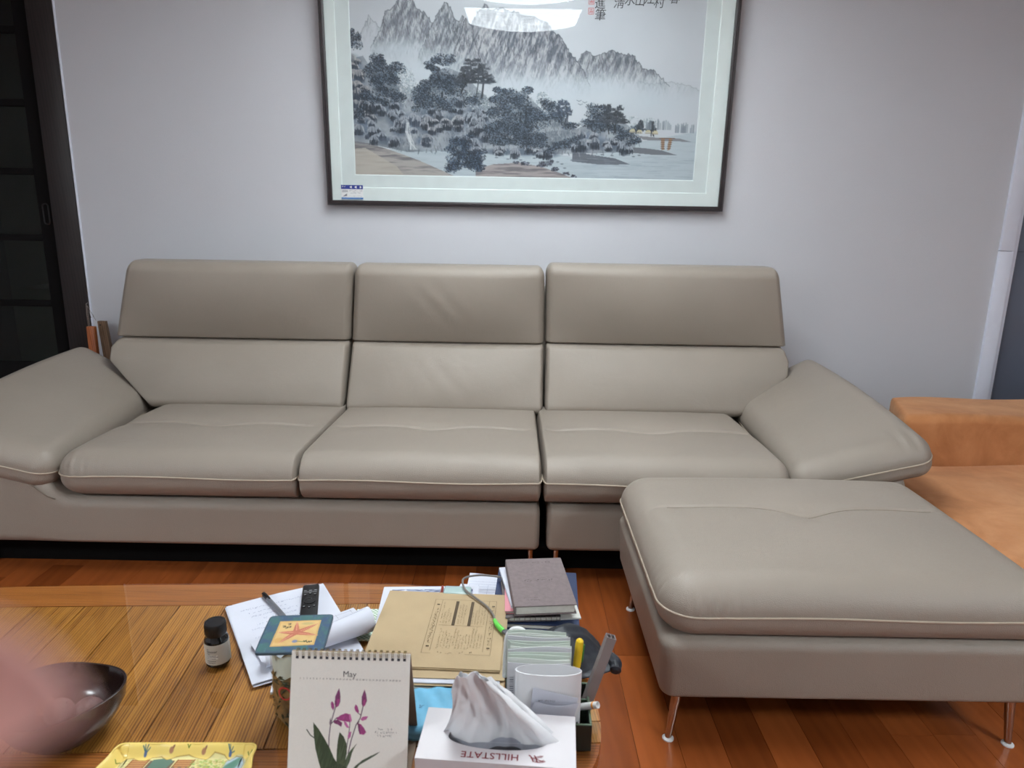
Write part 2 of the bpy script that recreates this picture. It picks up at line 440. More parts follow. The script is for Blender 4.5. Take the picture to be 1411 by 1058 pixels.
# glazed dark door at the left end of the wall
d = struct(G().box(-3.2, -2.03, WALLY+0.1, WALLY+0.12, 2.18, 2.24).obj('door_1', DARKW, smooth=False))
G().rbox(-2.152, -2.034, WALLY-0.012, WALLY+0.11, 0, 2.24, 0.004).obj('jamb', DARKW, d)
G().rbox(-2.034, -2.026, WALLY-0.006, WALLY+0.004, 0, 2.24, 0.002).obj('edge_bead', WHTRIM, d)
BARM = mat('black_glazing_bar', (16, 14, 15), 0.85, var=0.05, spec=0.15)
G().rbox(-2.232, -2.158, WALLY+0.02, WALLY+0.058, 0.02, 2.2, 0.004).obj('stile', BARM, d)
G().rbox(-3.12, -3.05, WALLY+0.02, WALLY+0.058, 0.02, 2.2, 0.004).obj('stile', BARM, d)
G().rbox(-3.05, -2.232, WALLY+0.022, WALLY+0.056, 0.02, 0.49, 0.004).obj('bottom_rail', BARM, d)
zs = [0.49, 0.781, 1.093, 1.394, 1.694, 2.0]
GLASSD = glass('door_glass', (0.62, 0.7, 0.62), 1.5)
for i, z in enumerate(zs):
    if i: G().rbox(-3.05, -2.232, WALLY+0.022, WALLY+0.056, z-0.015, z+0.015, 0.004).obj('glazing_bar', BARM, d)
    z1 = zs[i+1]-0.015 if i < 5 else 2.2
    G().box(-3.05, -2.232, WALLY+0.036, WALLY+0.041, z+(0.015 if i else 0), z1).obj('pane', GLASSD, d, smooth=False)
hm = [( -2.196+0.013*math.cos(a), WALLY+0.018, 1.203+(0.034 if math.sin(a) > 0 else -0.034)+0.013*math.sin(a)) for a in np.linspace(0, 2*math.pi, 25)[:-1]]
G().tube(hm, 0.003, 6, True).obj('pull_handle', BLACKPL, d)
# white casing and slate door at the right end of the wall
t = struct(G().rbox(2.27, 2.335, WALLY-0.016, WALLY+0.12, 1.112, 2.24, 0.002).rbox(2.27, 2.335, WALLY-0.016, WALLY+0.12, 0, 1.109, 0.002).obj('trim_2', WHTRIM))
t = struct(G().rbox(2.335, 2.362, WALLY+0.002, WALLY+0.12, 0, 2.24, 0.002).obj('trim_3', WHTRIM))
d2 = struct(G().rbox(2.364, 3.3, WALLY+0.03, WALLY+0.07, 0.01, 2.22, 0.003).obj('door_2', SLATE))
G().rbox(2.364, 3.3, WALLY+0.026, WALLY+0.034, 1.105, 1.112, 0.001).obj('rail_line', mat('slate_line', (84, 90, 104), 0.5), d2)
struct(G().rbox(3.3, 3.4, WALLY-0.016, WALLY+0.12, 0, 2.24, 0.002).obj('trim_4', WHTRIM))
# ceiling light: two sagging acrylic diffusers under a plate
def diffuser_mat():
    k = NT('lit_acrylic'); v = k.coords('Object'); 
    br = k.n('ShaderNodeTexBrick'); br.inputs['Scale'].default_value = 8; br.inputs['Color1'].default_value = (*[c*1.0 for c in LAMP_COL], 1)
    br.inputs['Color2'].default_value = (*[c*0.7 for c in LAMP_COL], 1); br.inputs['Mortar'].default_value = (*[c*0.85 for c in LAMP_COL], 1)
    k.l(v, br.inputs['Vector']); k.l(br.outputs['Color'], k.b.inputs['Emission Color']); k.b.inputs['Emission Strength'].default_value = LAMP
    k.b.inputs['Base Color'].default_value = (0.8, 0.8, 0.8, 1); return k.m
LIT = diffuser_mat()
L = thing('ceiling_light', 'flat white ceiling light with two sagging lit diffusers above the sofa', 'light', (0.03, 1.88, CEIL))
G().rbox(-0.40, 0.40, -0.62, 0.74, -0.03, 0, 0.006).obj('mounting_plate', WHITEPL, L)
G().rbox(-0.38, 0.38, 0.03, 0.08, -0.09, -0.03, 0.006).obj('centre_bar', WHITEPL, L)
for y0, y1 in ((-0.70, -0.09), (0.20, 0.81)):
    G().sheet(lambda u, v: ((u-0.5)*0.74, y0+(y1-y0)*v, -0.098+0.045*(2*u-1)**2), 21, 3, 0.006).obj('diffuser', LIT, L, deg=50)
for x in (-0.374, 0.374):  # glowing end strips, added to throw light sideways onto the walls
    for y0, y1 in ((-0.70, -0.09), (0.20, 0.81)):
        G().rbox(x-0.003, x+0.003, y0, y1, -0.15+0.10, -0.001, 0.001).obj('added_lit_end', LIT, L)
for x in (-0.30, 0.30):
    for y in (-0.4, 0.4):
        G().lathe([(0, -0.1+0.034), (0.007, -0.1+0.034), (0.007, -0.03), (0, -0.03)], 10, x, y).obj('bracket', CHROME, L)

# two unseen ceiling lights, assumed and added as fill from behind the camera
LIT2 = mat('lit_fill_panel', (230, 230, 230), 0.5, var=0); LIT2.node_tree.nodes['Principled BSDF'].inputs['Emission Color'].default_value = (*LAMP_COL, 1)
LIT2.node_tree.nodes['Principled BSDF'].inputs['Emission Strength'].default_value = LAMP_FILL
for lx, lab in ((2.5, 'added square fill light, unseen, over the right half of the room behind the camera'), (-2.5, 'added square fill light, unseen, over the left half of the room behind the camera')):
    L2 = thing('ceiling_light', lab, 'light', (lx, -0.6, CEIL))
    G().rbox(-0.32, 0.32, -0.32, 0.32, -0.05, 0, 0.01).obj('housing', WHITEPL, L2)
    G().rbox(-0.29, 0.29, -0.29, 0.29, -0.058, -0.049, 0.003).obj('diffuser', LIT2, L2)

# ------------------------------------------------------------------ the leather sofa
SX = -0.30                                   # middle of the sofa
sofa = thing('leather_sofa', 'long taupe leather three seat sofa with headrests below the framed landscape', 'sofa', (0, 0, 0))
# base, in two joined units
def base_warp(x0, x1, sgn):
    def w(P, n):
        X = P[:, 0]+(x0+x1)/2; t = (P[:, 2]+0.085)/0.17
        rise = 0.125*(sstep(-1.49, -1.66, X) if sgn < 0 else sstep(1.00, 1.14, X))
        front = np.clip((3.2-(P[:, 1]+2.76))/1.0, 0, 1)
        return np.stack([X, P[:, 1]+2.76, 0.120+t*(0.168+rise)], 1)
    return w
bl = cushion('base', (2.033, 1.06, 0.17), ((0.03, 0.02), (0.03, 0.03), (0.02, 0.04)), (60, 6, 4), base_warp(-1.93, 0.103, -1), LEA, sofa, 5)
br_ = cushion('base', (1.205, 1.06, 0.17), ((0.02, 0.03), (0.03, 0.03), (0.02, 0.04)), (50, 6, 4), base_warp(0.128, 1.333, 1), LEA, sofa, 5)
sm = [(-1.93, 2.2285, 0.420), (-1.80, 2.2285, 0.418), (-1.70, 2.2285, 0.402), (-1.64, 2.2285, 0.372), (-1.59, 2.2285, 0.335), (-1.555, 2.2285, 0.306), (-1.53, 2.2285, 0.297)]
G().tube([(x, y, z-0.012) for x, y, z in sm], 0.0022, 5).obj('seam', SEAMM, bl)
# seat cushions
def seat(x0, x1, rl, rr, seam_y, dip):
    w = x1-x0; d = 0.86; h = 0.165
    def warp(P, n):
        xn = P[:, 0]/(w/2); yn = (P[:, 1]+d/2)/d; Y = P[:, 1]+2.2+d/2
        up = sstep(-0.01, 0.07, P[:, 2])
        Z = 0.3725+P[:, 2]-up*0.035*np.clip(yn, 0, 1)
        Z += up*0.020*(1-np.clip(np.abs(xn), 0, 1)**3)*(1-np.abs(2*np.clip(yn*1.1, 0, 1)-1)**3)
        ys = seam_y-dip*np.exp(-np.abs(xn)/0.28)
        g = up*(1-sstep(0.82, 0.98, np.abs(xn)))
        Z -= g*(0.009*np.exp(-((Y-ys)/0.010)**2)+0.010*np.exp(-((Y-ys)/0.06)**2))
        Z -= up*0.014*np.exp(-((Y-ys)/0.05)**2-(xn/0.22)**2)
        if rl > 0.05:      # gathers above the piping near the outer corner
            fade = np.exp(-((P[:, 0]+w/2-0.10)/0.06)**2)*np.exp(-((P[:, 2]-0.035)/0.03)**2)*(P[:, 1] < -d/2+0.09)
            Y = Y+0.004*np.sin(P[:, 0]*210)*fade
        X = P[:, 0]+(x0+x1)/2-0.02*(yn*np.where(xn < 0, 1 if rl > 0.05 else 0, -1 if rr > 0.05 else 0))
        Y = Y+0.006*sstep(0.0, -0.07, P[:, 2])*(yn < 0.2)
        return np.stack([X, Y, Z], 1)
    ex = ((), tuple(np.arange(seam_y-2.2-d/2-0.06, seam_y-2.2-d/2+0.04, 0.005)), ())
    o = cushion('seat_cushion', (w, d, h), ((rl, rr), (0.085, 0.05), (0.062, 0.082)), (60, 30, 3), warp, LEA, sofa, 8, ex)
    r = 0.03
    path = []
    for q in densify([(-w/2+rl, -d/2), (w/2-rr, -d/2)], 0.02, False): path.append((q[0], q[1]-0.0015, 0.006))
    lft = [(-w/2+rl-(rl+0.001)*math.sin(math.radians(a)), -d/2+0.085-(0.0865)*math.cos(math.radians(a)), 0.006) for a in range(90, 0, -10)]
    rgt = [(w/2-rr+(rr+0.001)*math.sin(math.radians(a)), -d/2+0.085-(0.0865)*math.cos(math.radians(a)), 0.006) for a in range(10, 91, 10)]
    full_p = [(-w/2-0.001, -d/2+0.4, 0.006), (-w/2-0.001, -d/2+0.2, 0.006)]*(1 if rl > 0.05 else 0)+lft+path+rgt
    pp = warp(np.array(full_p), None); pp[:, 2] += 0.003*np.sin(pp[:, 0]*9)
    G().tube(pp, 0.0030, 8).obj('piping', PIP, o)
    xs = np.linspace(-0.86, 0.86, 61)
    sp = np.array([(xx*w/2, seam_y-dip*math.exp(-abs(xx)/0.28)-2.2-d/2, h/2) for xx in xs])
    pp = warp(sp, None); pp[:, 2] += 0.0003
    G().tube(pp, 0.0015, 5).obj('seam', PIP, o)
    return o
seat(-1.522, -0.7080, 0.085, 0.014, 2.62, 0.03)
seat(-0.7070, 0.1060, 0.014, 0.014, 2.62, 0.03)
seat(0.1085, 0.945, 0.014, 0.06, 2.62, 0.03)
# backrest shell behind the cushions
cushion('back_shell', (2.70, 0.22, 0.72), ((0.05, 0.05), (0.05, 0.05), (0.05, 0.06)), (6, 2, 3), lambda P, n: np.stack([P[:, 0]-0.28, P[:, 1]+3.235+0.02*(P[:, 2]+0.36), P[:, 2]+0.56], 1), LEA, sofa, 4)
# back cushions (lower) and headrests (upper)
def back(name, xl, xr, z0, z1, yb, yt, th, bulge, rad, wr=0.0, parent=sofa):
    W = xr(0.5)-xl(0.5); Hh = z1-z0
    def warp(P, n):
        v = (P[:, 2]+Hh/2)/Hh; u = (P[:, 0]+W/2)/W
        a = np.array([xl(t) for t in v]); b = np.array([xr(t) for t in v])
        fr = sstep(0.02, -th/2, P[:, 1])
        un, vn = 2*u-1, 2*v-1
        Y = yb+(yt-yb)*v+P[:, 1]+th/2-fr*bulge*(1-np.clip(np.abs(un), 0, 1)**2.5)*(1-np.clip(np.abs(vn), 0, 1)**2)
        if wr:
            Y = Y+fr*wr*0.0009*np.sin(P[:, 0]*46+P[:, 2]*26+2.5*np.sin(P[:, 2]*17+P[:, 0]*9))*np.exp(-((un+0.05)/0.3)**2-((vn-0.2)/0.7)**2)
        Z = z0+v*Hh
        return np.stack([a+(b-a)*u, Y, Z], 1)
    return cushion(name, (W, th, Hh), ((rad[0], rad[0]), (rad[1], 0.05), (rad[2], rad[3])), (44, 4, 24), warp, LEA, parent, 7)
I = lambda *kv: (lambda t: float(np.interp(t, [k for k, _ in kv], [q for _, q in kv])))
back('back_cushion', I((0, -1.55), (0.12, -1.575), (0.68, -1.752), (0.86, -1.752), (1, -1.722)), I((0, -0.722), (1, -0.716)), 0.405, 0.690, 2.915, 3.045, 0.20, 0.035, (0.018, 0.05, 0.045, 0.022))
back('back_cushion', I((0, -0.716), (1, -0.702)), I((0, 0.134), (1, 0.136)), 0.400, 0.690, 2.915, 3.045, 0.20, 0.035, (0.018, 0.05, 0.045, 0.022), 1.0)
back('back_cushion', I((0, 0.142), (1, 0.146)), I((0, 0.985), (0.12, 1.01), (0.6, 1.20), (0.8, 1.207), (1, 1.185)), 0.405, 0.695, 2.915, 3.045, 0.20, 0.035, (0.018, 0.05, 0.045, 0.022), 0.5)
back('headrest', I((0, -1.745), (1, -1.630)), I((0, -0.713), (1, -0.676)), 0.688, 1.026, 3.060, 3.005, 0.17, 0.034, (0.032, 0.045, 0.012, 0.05))
back('headrest', I((0, -0.708), (1, -0.671)), I((0, 0.136), (1, 0.131)), 0.686, 1.026, 3.060, 3.005, 0.17, 0.034, (0.032, 0.045, 0.012, 0.05), 1.6)
back('headrest', I((0, 0.144), (1, 0.137)), I((0, 1.204), (1, 1.116)), 0.692, 1.040, 3.060, 3.005, 0.17, 0.034, (0.032, 0.045, 0.012, 0.05))
# arm pillows: padded slabs leaning outwards
def arm(IF, OF, IB, OB, sgn):
    IF, OF, IB, OB = map(np.array, (IF, OF, IB, OB)); th = 0.138
    nrm = np.cross((OF-IF), (IB-IF)); nrm = nrm/np.linalg.norm(nrm); nrm = nrm*np.sign(nrm[2])
    W, D = 0.44, 0.80
    def warp(P, n):
        u = (P[:, 0]/W+0.5)[:, None]; v = (P[:, 1]/D+0.5)[:, None]
        if sgn < 0: u = 1-u
        S = IF*(1-u)*(1-v)+OF*u*(1-v)+IB*(1-u)*v+OB*u*v
        up = sstep(-0.02, 0.06, P[:, 2])
        crown = 0.022*up*(1-np.abs(2*u[:, 0]-1)**2.2)*(1-np.abs(2*v[:, 0]-1)**3)
        fold = np.exp(-((v[:, 0]-0.05)/0.05)**2)*np.exp(-((u[:, 0]-0.86)/0.10)**2)*up
        k = P[:, 2]-th/2+crown+0.022*np.sin(np.pi*np.clip(v[:, 0]*1.05, 0, 1))*u[:, 0]**2+0.004*np.sin(u[:, 0]*70)*fold
        return S+nrm[None, :]*k[:, None]
    o = cushion('arm_pillow', (W, D, th), ((0.06, 0.06), (0.06, 0.06), (0.05, 0.06)), (30, 44, 3), warp, LEA, sofa, 8)
    zc = 0.0
    pts = densify(rrect_path(W/2, D/2, 0.06, zc, 6, 0.0008), 0.03)
    G().tube(warp(np.array(pts), None), 0.0028, 8, True).obj('piping', PIP, o)
    return o
arm((0.928, 2.215, 0.435), (1.395, 2.215, 0.548), (0.985, 3.16, 0.45), (1.345, 3.16, 0.660), 1)
arm((-1.516, 2.215, 0.435), (-1.995, 2.215, 0.548), (-1.585, 3.16, 0.45), (-1.945, 3.16, 0.660), -1)
UNDER = mat('black_dust_cover_and_shade', (14, 13, 13), 0.9, spec=0.1, var=0)
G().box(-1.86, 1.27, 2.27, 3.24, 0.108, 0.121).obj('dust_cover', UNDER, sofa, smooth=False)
G().rbox(-1.86, 1.27, 2.345, 2.36, 0.001, 0.108, 0.002, 1).obj('under_sofa_shade_board', UNDER, sofa, smooth=False)  # black board added under the open base to deepen the shade there
def metal_leg(x, y, top, r0, r1, parent, dx=0.0, dy=0.0, glide=True):
    o = G().tube([(x, y, top), (x+dx*0.5, y+dy*0.5, top*0.5), (x+dx, y+dy, 0.004)], [r0, (r0+r1)/2, r1], 14).obj('leg', CHROME, parent)
    if glide: G().lathe([(0, 0), (r1+0.006, 0), (r1+0.006, 0.003), (r1+0.001, 0.006), (0, 0.006)], 18, x+dx, y+dy).obj('glide', WHITEPL, o)
for x in (0.075, 0.165, -1.85, 1.24):
    metal_leg(x, 2.30, 0.125, 0.012, 0.008, sofa)
    metal_leg(x, 3.18, 0.125, 0.012, 0.008, sofa)

# ------------------------------------------------------------------ the ottoman
ott = thing('leather_ottoman', 'rectangular taupe leather ottoman on chrome legs in front of the sofa', 'ottoman', (0, 0, 0))
OX0, OX1, OY0, OY1 = 0.352, 1.288, 1.445, 2.185
ow, od, oh = OX1-OX0, OY1-OY0, 0.150
def otop(P, n):
    xn = P[:, 0]/(ow/2); yn = P[:, 1]/(od/2); X = P[:, 0]+(OX0+OX1)/2; Y = P[:, 1]+(OY0+OY1)/2
    up = sstep(-0.01, 0.06, P[:, 2])
    Z = 0.3635+P[:, 2]+up*0.022*(1-np.clip(np.abs(xn), 0, 1)**2.4)*(1-np.clip(np.abs(yn), 0, 1)**2.4)
    ys = 1.885-0.050*np.exp(-np.abs(xn-0.02)/0.30)
    g = up*(1-sstep(0.72, 0.97, np.abs(xn)))
    Z -= g*(0.0045*np.exp(-((Y-ys)/0.008)**2)+0.004*np.exp(-((Y-ys)/0.05)**2))
    Z -= up*0.016*np.exp(-((Y-ys)/0.06)**2-((xn-0.02)/0.16)**2)
    # gathers at the front left corner
    e = np.exp(-((P[:, 2]-0.028)/0.022)**2)
    f1 = e*np.exp(-((P[:, 0]+ow/2-0.13)/0.055)**2)*(P[:, 1] < -od/2+0.1)
    f2 = e*np.exp(-((P[:, 1]+od/2-0.13)/0.05)**2)*(P[:, 0] < -ow/2+0.1)
    Y = Y+0.0045*np.sin(P[:, 0]*230)*f1; X = X+0.0045*np.sin(P[:, 1]*230)*f2
    lowr = sstep(0.0, -0.07, P[:, 2])
    Y = Y-0.0*lowr
    return np.stack([X, Y, Z], 1)
ex = ((), tuple(np.arange(1.83-(OY0+OY1)/2, 1.92-(OY0+OY1)/2, 0.004)), ())
oc = cushion('seat_cushion', (ow, od, oh), ((0.085, 0.085), (0.085, 0.085), (0.06, 0.075)), (90, 44, 3), otop, LEA, ott, 10, ex)
pp = otop(np.array(densify(rrect_path(ow/2, od/2, 0.085, 0.0, 9, 0.0012), 0.02)), None)
pp[:, 2] += 0.002*np.sin(pp[:, 0]*11)
G().tube(pp, 0.0028, 8, True).obj('piping', PIP, oc)
xs = np.linspace(-0.80, 0.80, 81)
pp = otop(np.array([(xx*ow/2, 1.885-0.050*math.exp(-abs(xx-0.02)/0.30)-(OY0+OY1)/2, oh/2) for xx in xs]), None); pp[:, 2] += 0.0002
G().tube(pp, 0.0014, 5).obj('seam', SEAMM, oc)
def obase(P, n):
    t = (P[:, 2]+0.085)/0.17; tp = 0.025*(1-t)
    return np.stack([P[:, 0]*(1-tp)+(OX0+OX1)/2-0.003, P[:, 1]*(1-tp)+(OY0+OY1)/2, 0.132+t*0.168], 1)
cushion('base', (ow-0.012, od-0.012, 0.17), ((0.035, 0.035), (0.035, 0.035), (0.02, 0.03)), (10, 10, 4), obase, LEA, ott, 6)
G().box(OX0+0.05, OX1-0.05, OY0+0.05, OY1-0.05, 0.122, 0.134).obj('dust_cover', UNDER, ott, smooth=False)
for x, dx in ((0.415, -0.017), (1.222, 0.010)):
    for y, dy in ((1.505, -0.010), (2.09, -0.012)):
        metal_leg(x, y, 0.136, 0.013, 0.008, ott, dx, dy)

# ------------------------------------------------------------------ orange suede couch at the right
SUEDE = None
def suede():
    k = NT('orange_suede'); b = k.b; v = k.coords('Object'); f = k.noise(v, 5.0, 5, 0.6, 0.5)
    k.l(k.ramp(f, [(0.3, (172, 112, 70)), (0.5, (194, 132, 86)), (0.72, (212, 152, 106))]), b.inputs['Base Color'])
    b.inputs['Roughness'].default_value = 0.9; b.inputs['Specular IOR Level'].default_value = 0.15
    b.inputs['Sheen Weight'].default_value = 0.35; b.inputs['Sheen Tint'].default_value = (1, 0.75, 0.55, 1)
    p = k.bump(k.noise(v, 300, 2), 0.15, 0.001); k.bump(k.noise(v, 7, 3, 0.5, 0.8), 0.35, 0.02, p); return k.m
SUEDE = suede()
orange = thing('suede_couch', 'low orange suede couch beyond the right sofa arm', 'sofa', (0, 0, 0))
def ob(P, n):
    X = P[:, 0]+2.33; Y = P[:, 1]+2.86; Z = P[:, 2]+0.30
    fr = sstep(0.0, -0.16, P[:, 1])
    Y = Y+0.05*(P[:, 0]+0.77)/1.54*0.8+fr*0.006*np.sin(P[:, 0]*26+2.0*np.sin(P[:, 2]*14))*sstep(0.2, -0.1, P[:, 2])
    X = X+0.10*(P[:, 1]+0.16)/0.32*np.exp(-(P[:, 0]+0.77)/0.12)*1.0
    Z = Z+0.012*(P[:, 0]+0.77)/1.54+0.006*np.sin(P[:, 0]*8)*sstep(0.1, 0.2, P[:, 2])
    return np.stack([X, Y, Z], 1)
cushion('backrest', (1.56, 0.33, 0.385), ((0.03, 0.05), (0.045, 0.04), (0.02, 0.035)), (70, 6, 20), ob, SUEDE, orange, 6)
def os_(P, n):
    xn = P[:, 0]/0.82; yn = P[:, 1]/0.44
    Z = P[:, 2]+0.195+sstep(0, 0.08, P[:, 2])*(0.012*(1-np.clip(np.abs(xn), 0, 1)**3)*(1-np.clip(np.abs(yn), 0, 1)**3)+0.004*np.sin(P[:, 0]*9+P[:, 1]*7))
    return np.stack([P[:, 0]+2.245, P[:, 1]+2.27+0.03*xn, Z], 1)
cushion('seat_cushion', (1.66, 0.92, 0.21), ((0.06, 0.06), (0.06, 0.04), (0.04, 0.06)), (50, 30, 4), os_, SUEDE, orange, 6)
G().rbox(1.46, 3.06, 1.86, 3.0, 0.03, 0.10, 0.01).obj('plinth', mat('dark_plinth', (50, 34, 26), 0.7), orange)
for x in (1.54, 2.98):
    for y in (1.95, 2.9): G().rbox(x-0.025, x+0.025, y-0.025, y+0.025, 0, 0.032, 0.004).obj('foot', BLACKPL, orange)

# wooden sticks standing behind the left arm
WSTICK = wood('orange_stick_wood', (186, 104, 52), (130, 66, 30), (8, 8, 0.5), 5, 0.4, 0.1)
WSTICK2 = wood('brown_stick_wood', (140, 112, 88), (100, 78, 58), (8, 8, 0.5), 5, 0.5, 0.1)
s1 = thing('wooden_stick', 'orange brown wooden stick with a wire hook behind the left sofa arm', 'stick', (-1.985, 3.30, 0))
G().rbox(-0.019, 0.019, -0.012, 0.012, 0, 0.695, 0.004, M=Matrix.Rotation(math.radians(0.5), 4, 'Y')).obj('shaft', WSTICK, s1)
wr = G().tube([(-0.006, 0, 0.69), (-0.008, 0, 0.75), (-0.006, 0, 0.80), (0.004, 0, 0.806)], 0.0014, 5).tube([(-0.001, 0, 0.69), (-0.002, 0, 0.79)], 0.0012, 5)
wr.tube([(-0.004, 0.0, 0.795), (0.018, 0.004, 0.745), (0.028, 0.006, 0.722)], 0.0009, 5).tube([(0.004, 0, 0.77), (0.010, 0, 0.735), (0.024, 0, 0.742), (0.020, 0, 0.752)], 0.0009, 5)
wr.obj('wire_hook', CHROME, s1)
s2 = thing('wooden_stick', 'pale brown flared wooden stick with a hole, right of the orange one', 'stick', (-1.945, 3.335, 0))
fl = G().prism([(-0.019, -0.009), (0.019, -0.009), (0.019, 0.009), (-0.019, 0.009)], 0, 0.715)
nv = []
for p in fl.v:
    nv.append((p[0]*(1.0 if p[2] > 0.5 else 1.5)+(0.0 if p[2] > 0.5 else 0.05), p[1], p[2]))
fl.v = nv
fl.obj('shaft', WSTICK2, s2)
G().lathe([(0, -0.0006), (0.004, -0.0006), (0.004, 0.0)], 12, fn=lambda p: (p[0]-0.006, -0.0096+p[2], 0.698+p[1])).obj('hang_hole', BLACKPL, s2)

# ------------------------------------------------------------------ the framed ink landscape
def paint_landscape():
    P = Paint(476, 285, 1.45, y0=-40.0, x0=0.0, base=(186, 192, 197))
    rng = np.random.default_rng(5)
    def T(p):
        x, y = p; return ((x-724)*468/(492-24*y/245)+238, y)
    TT = lambda pts: [T(p) for p in pts]
    P.img += ((fbm(P.X*0.02, P.Y*0.02, 3)-0.5)*10)[..., None]
    def ridge(pts, seed, amp=2.2):
        out = []
        for (a, b), (c, d) in zip(pts[:-1], pts[1:]):
            k = max(2, int(math.hypot(c-a, d-b)/2.5)); r = np.random.default_rng(seed+int(a))
            for i in range(k):
                t = i/k; out.append((a+(c-a)*t+r.uniform(-1, 1)*amp*0.4, b+(d-b)*t+r.uniform(-1, 1)*amp))
        out.append(pts[-1]); return out
    def mountain(pts, y0, y1, dark, light, alpha, seed, lean=0.3, nstroke=500):
        rp = TT(ridge(pts, seed)); m = P.poly([(rp[0][0], 250)]+rp+[(rp[-1][0], 250)])
        fade = np.clip((y1-P.Y+9*(fbm(P.X*0.05, P.Y*0.05, seed+9)-0.5)*2)/(y1-y0), 0, 1)
        fade = fade*fade*(3-2*fade)
        u = P.X*0.34+P.Y*lean*0.34; tex = fbm(u, P.Y*0.085, seed, 4)
        tex2 = fbm(P.X*0.06+P.Y*0.03, P.Y*0.05, seed+4, 3)
        k = np.clip((tex-0.47)*3.0+0.5+(tex2-0.45)*1.3, 0, 1)
        col = np.array(dark)[None, None]*(1-k[..., None])+np.array(light)[None, None]*k[..., None]
        P.img += (m*fade*alpha)[..., None]*(col-P.img)
        P.line(rp, 1.0, np.array(dark)*0.8, 0.55*alpha)
        xs = [p[0] for p in rp]
        for _ in range(nstroke):
            x = rng.uniform(min(xs), max(xs)); yt = np.interp(x, xs, [p[1] for p in rp]); y = yt+rng.random()**1.3*(y1-yt)
            f = np.clip((y1-y)/(y1-y0), 0, 1)
            if f < 0.05: continue
            L = rng.uniform(3, 8); s = rng.choice([-1, 1])*rng.uniform(0.15, 0.6)
            c = np.array(dark)*0.72 if rng.random() < 0.62 else np.array(light)*1.06
            P.line([(x, y), (x+s*L*0.6, y+L)], rng.uniform(0.6, 1.2), np.clip(c, 0, 255), 0.42*f*alpha)
    mountain([(484, 55), (500, 22), (503, 16), (512, 24), (527, 42)], 20, 62, (150, 157, 164), (182, 188, 193), 0.6, 1, nstroke=60)
    mountain([(880, 100), (905, 103), (930, 101), (945, 103), (966, 111)], 102, 135, (150, 158, 165), (180, 186, 190), 0.5, 2, nstroke=30)
    mountain([(505, 60), (520, 32), (526, 9), (536, 4), (543, -8), (550, -14), (556, -6), (562, -10), (568, 4), (575, 9), (579, 9), (590, 22), (606, 40)], 35, 84, (112, 118, 126), (172, 177, 182), 0.95, 3)
    mountain([(572, 70), (588, 34), (598, 10), (608, -4), (613, -2), (620, 12), (627, 22), (633, 14), (642, 40)], 40, 92, (102, 109, 117), (168, 173, 178), 0.95, 4)
    mountain([(794, 75), (800, 64), (807, 58), (816, 66), (830, 61), (840, 57), (853, 60), (863, 63), (871, 62), (880, 74), (888, 82), (899, 83), (910, 92), (924, 106)], 66, 116, (98, 105, 113), (164, 168, 172), 0.95, 6)
    mountain([(615, 90), (630, 40), (637, 16), (645, 24), (655, 6), (664, -2), (672, 4), (690, 2), (702, 6), (720, 10), (735, 12), (752, 22), (762, 34), (772, 42), (784, 62), (796, 75), (806, 92), (813, 108)], 62, 122, (96, 103, 112), (168, 171, 175), 1.0, 5, nstroke=1100)
    # drifting mist
    def mist(cx, cy, rx, ry, a, col=(182, 193, 199)):
        x, y = T((cx, cy)); d = ((P.X-x)/rx)**2+((P.Y-y)/ry)**2
        P.blend(np.clip(np.exp(-d*1.2)*a*(0.6+0.9*(fbm(P.X*0.03, P.Y*0.05, 77)-0.2)), 0, 1), col)
    for q in ((540, 62, 45, 16, 0.9), (600, 78, 40, 14, 0.9), (560, 92, 60, 16, 0.7), (720, 108, 60, 14, 0.75), (830, 112, 70, 16, 0.85), (900, 128, 70, 22, 0.8), (780, 125, 50, 14, 0.6), (640, 95, 40, 12, 0.6)): mist(*q)
    P.blend(np.clip((P.Y-112)/40, 0, 1)*np.clip((250-P.Y)/100, 0, 1)*0.25, (176, 186, 192))
    # lake, banks and sand
    def area(pts, col, a=1.0, streak=0.0, seed=0, scol=None):
        m = P.poly(TT(pts)); P.blend(m*a, col)
        if streak: 
            t = np.clip((fbm(P.X*0.04+P.Y*0.06, P.Y*0.42, seed, 4)-0.42)*4, 0, 1)
            P.blend(m*t*streak, scol)
    area([(560, 200), (650, 206), (765, 207), (800, 214), (870, 190), (966, 170), (966, 250), (480, 250), (480, 215)], (172, 184, 190), 1.0, 0.28, 31, (142, 155, 164))
    area([(478, 192), (505, 196), (540, 207), (575, 220), (615, 238), (640, 250), (478, 250)], (160, 157, 153), 1.0, 0.9, 41, (108, 108, 111))
    area([(478, 205), (500, 203), (520, 215), (545, 230), (560, 250), (478, 250)], (176, 171, 161), 0.8, 0.5, 42, (160, 154, 146))
    area([(655, 232), (680, 224), (715, 221), (745, 226), (775, 236), (808, 250), (655, 250)], (156, 150, 149), 1.0, 0.85, 43, (104, 102, 106))
    area([(790, 203), (815, 207), (850, 212), (872, 221), (830, 222), (790, 218)], (98, 104, 112), 0.95, 0.3, 44, (70, 76, 84))
    area([(868, 195), (890, 196), (915, 199), (938, 206), (905, 206), (870, 203)], (104, 108, 114), 0.95)
    area([(880, 178), (905, 180), (940, 181), (958, 186), (925, 185), (890, 184)], (118, 120, 124), 0.9)
    area([(735, 185), (760, 176), (800, 170), (803, 174), (770, 182), (745, 190)], (208, 212, 212), 0.95)
    area([(738, 160), (760, 157), (790, 161), (796, 168), (770, 173), (740, 172)], (200, 207, 208), 0.95, 0.35, 45, (120, 128, 136))
    area([(735, 178), (770, 172), (800, 176), (800, 200), (735, 205)], (122, 130, 138), 0.7, 0.4, 46, (80, 88, 96))
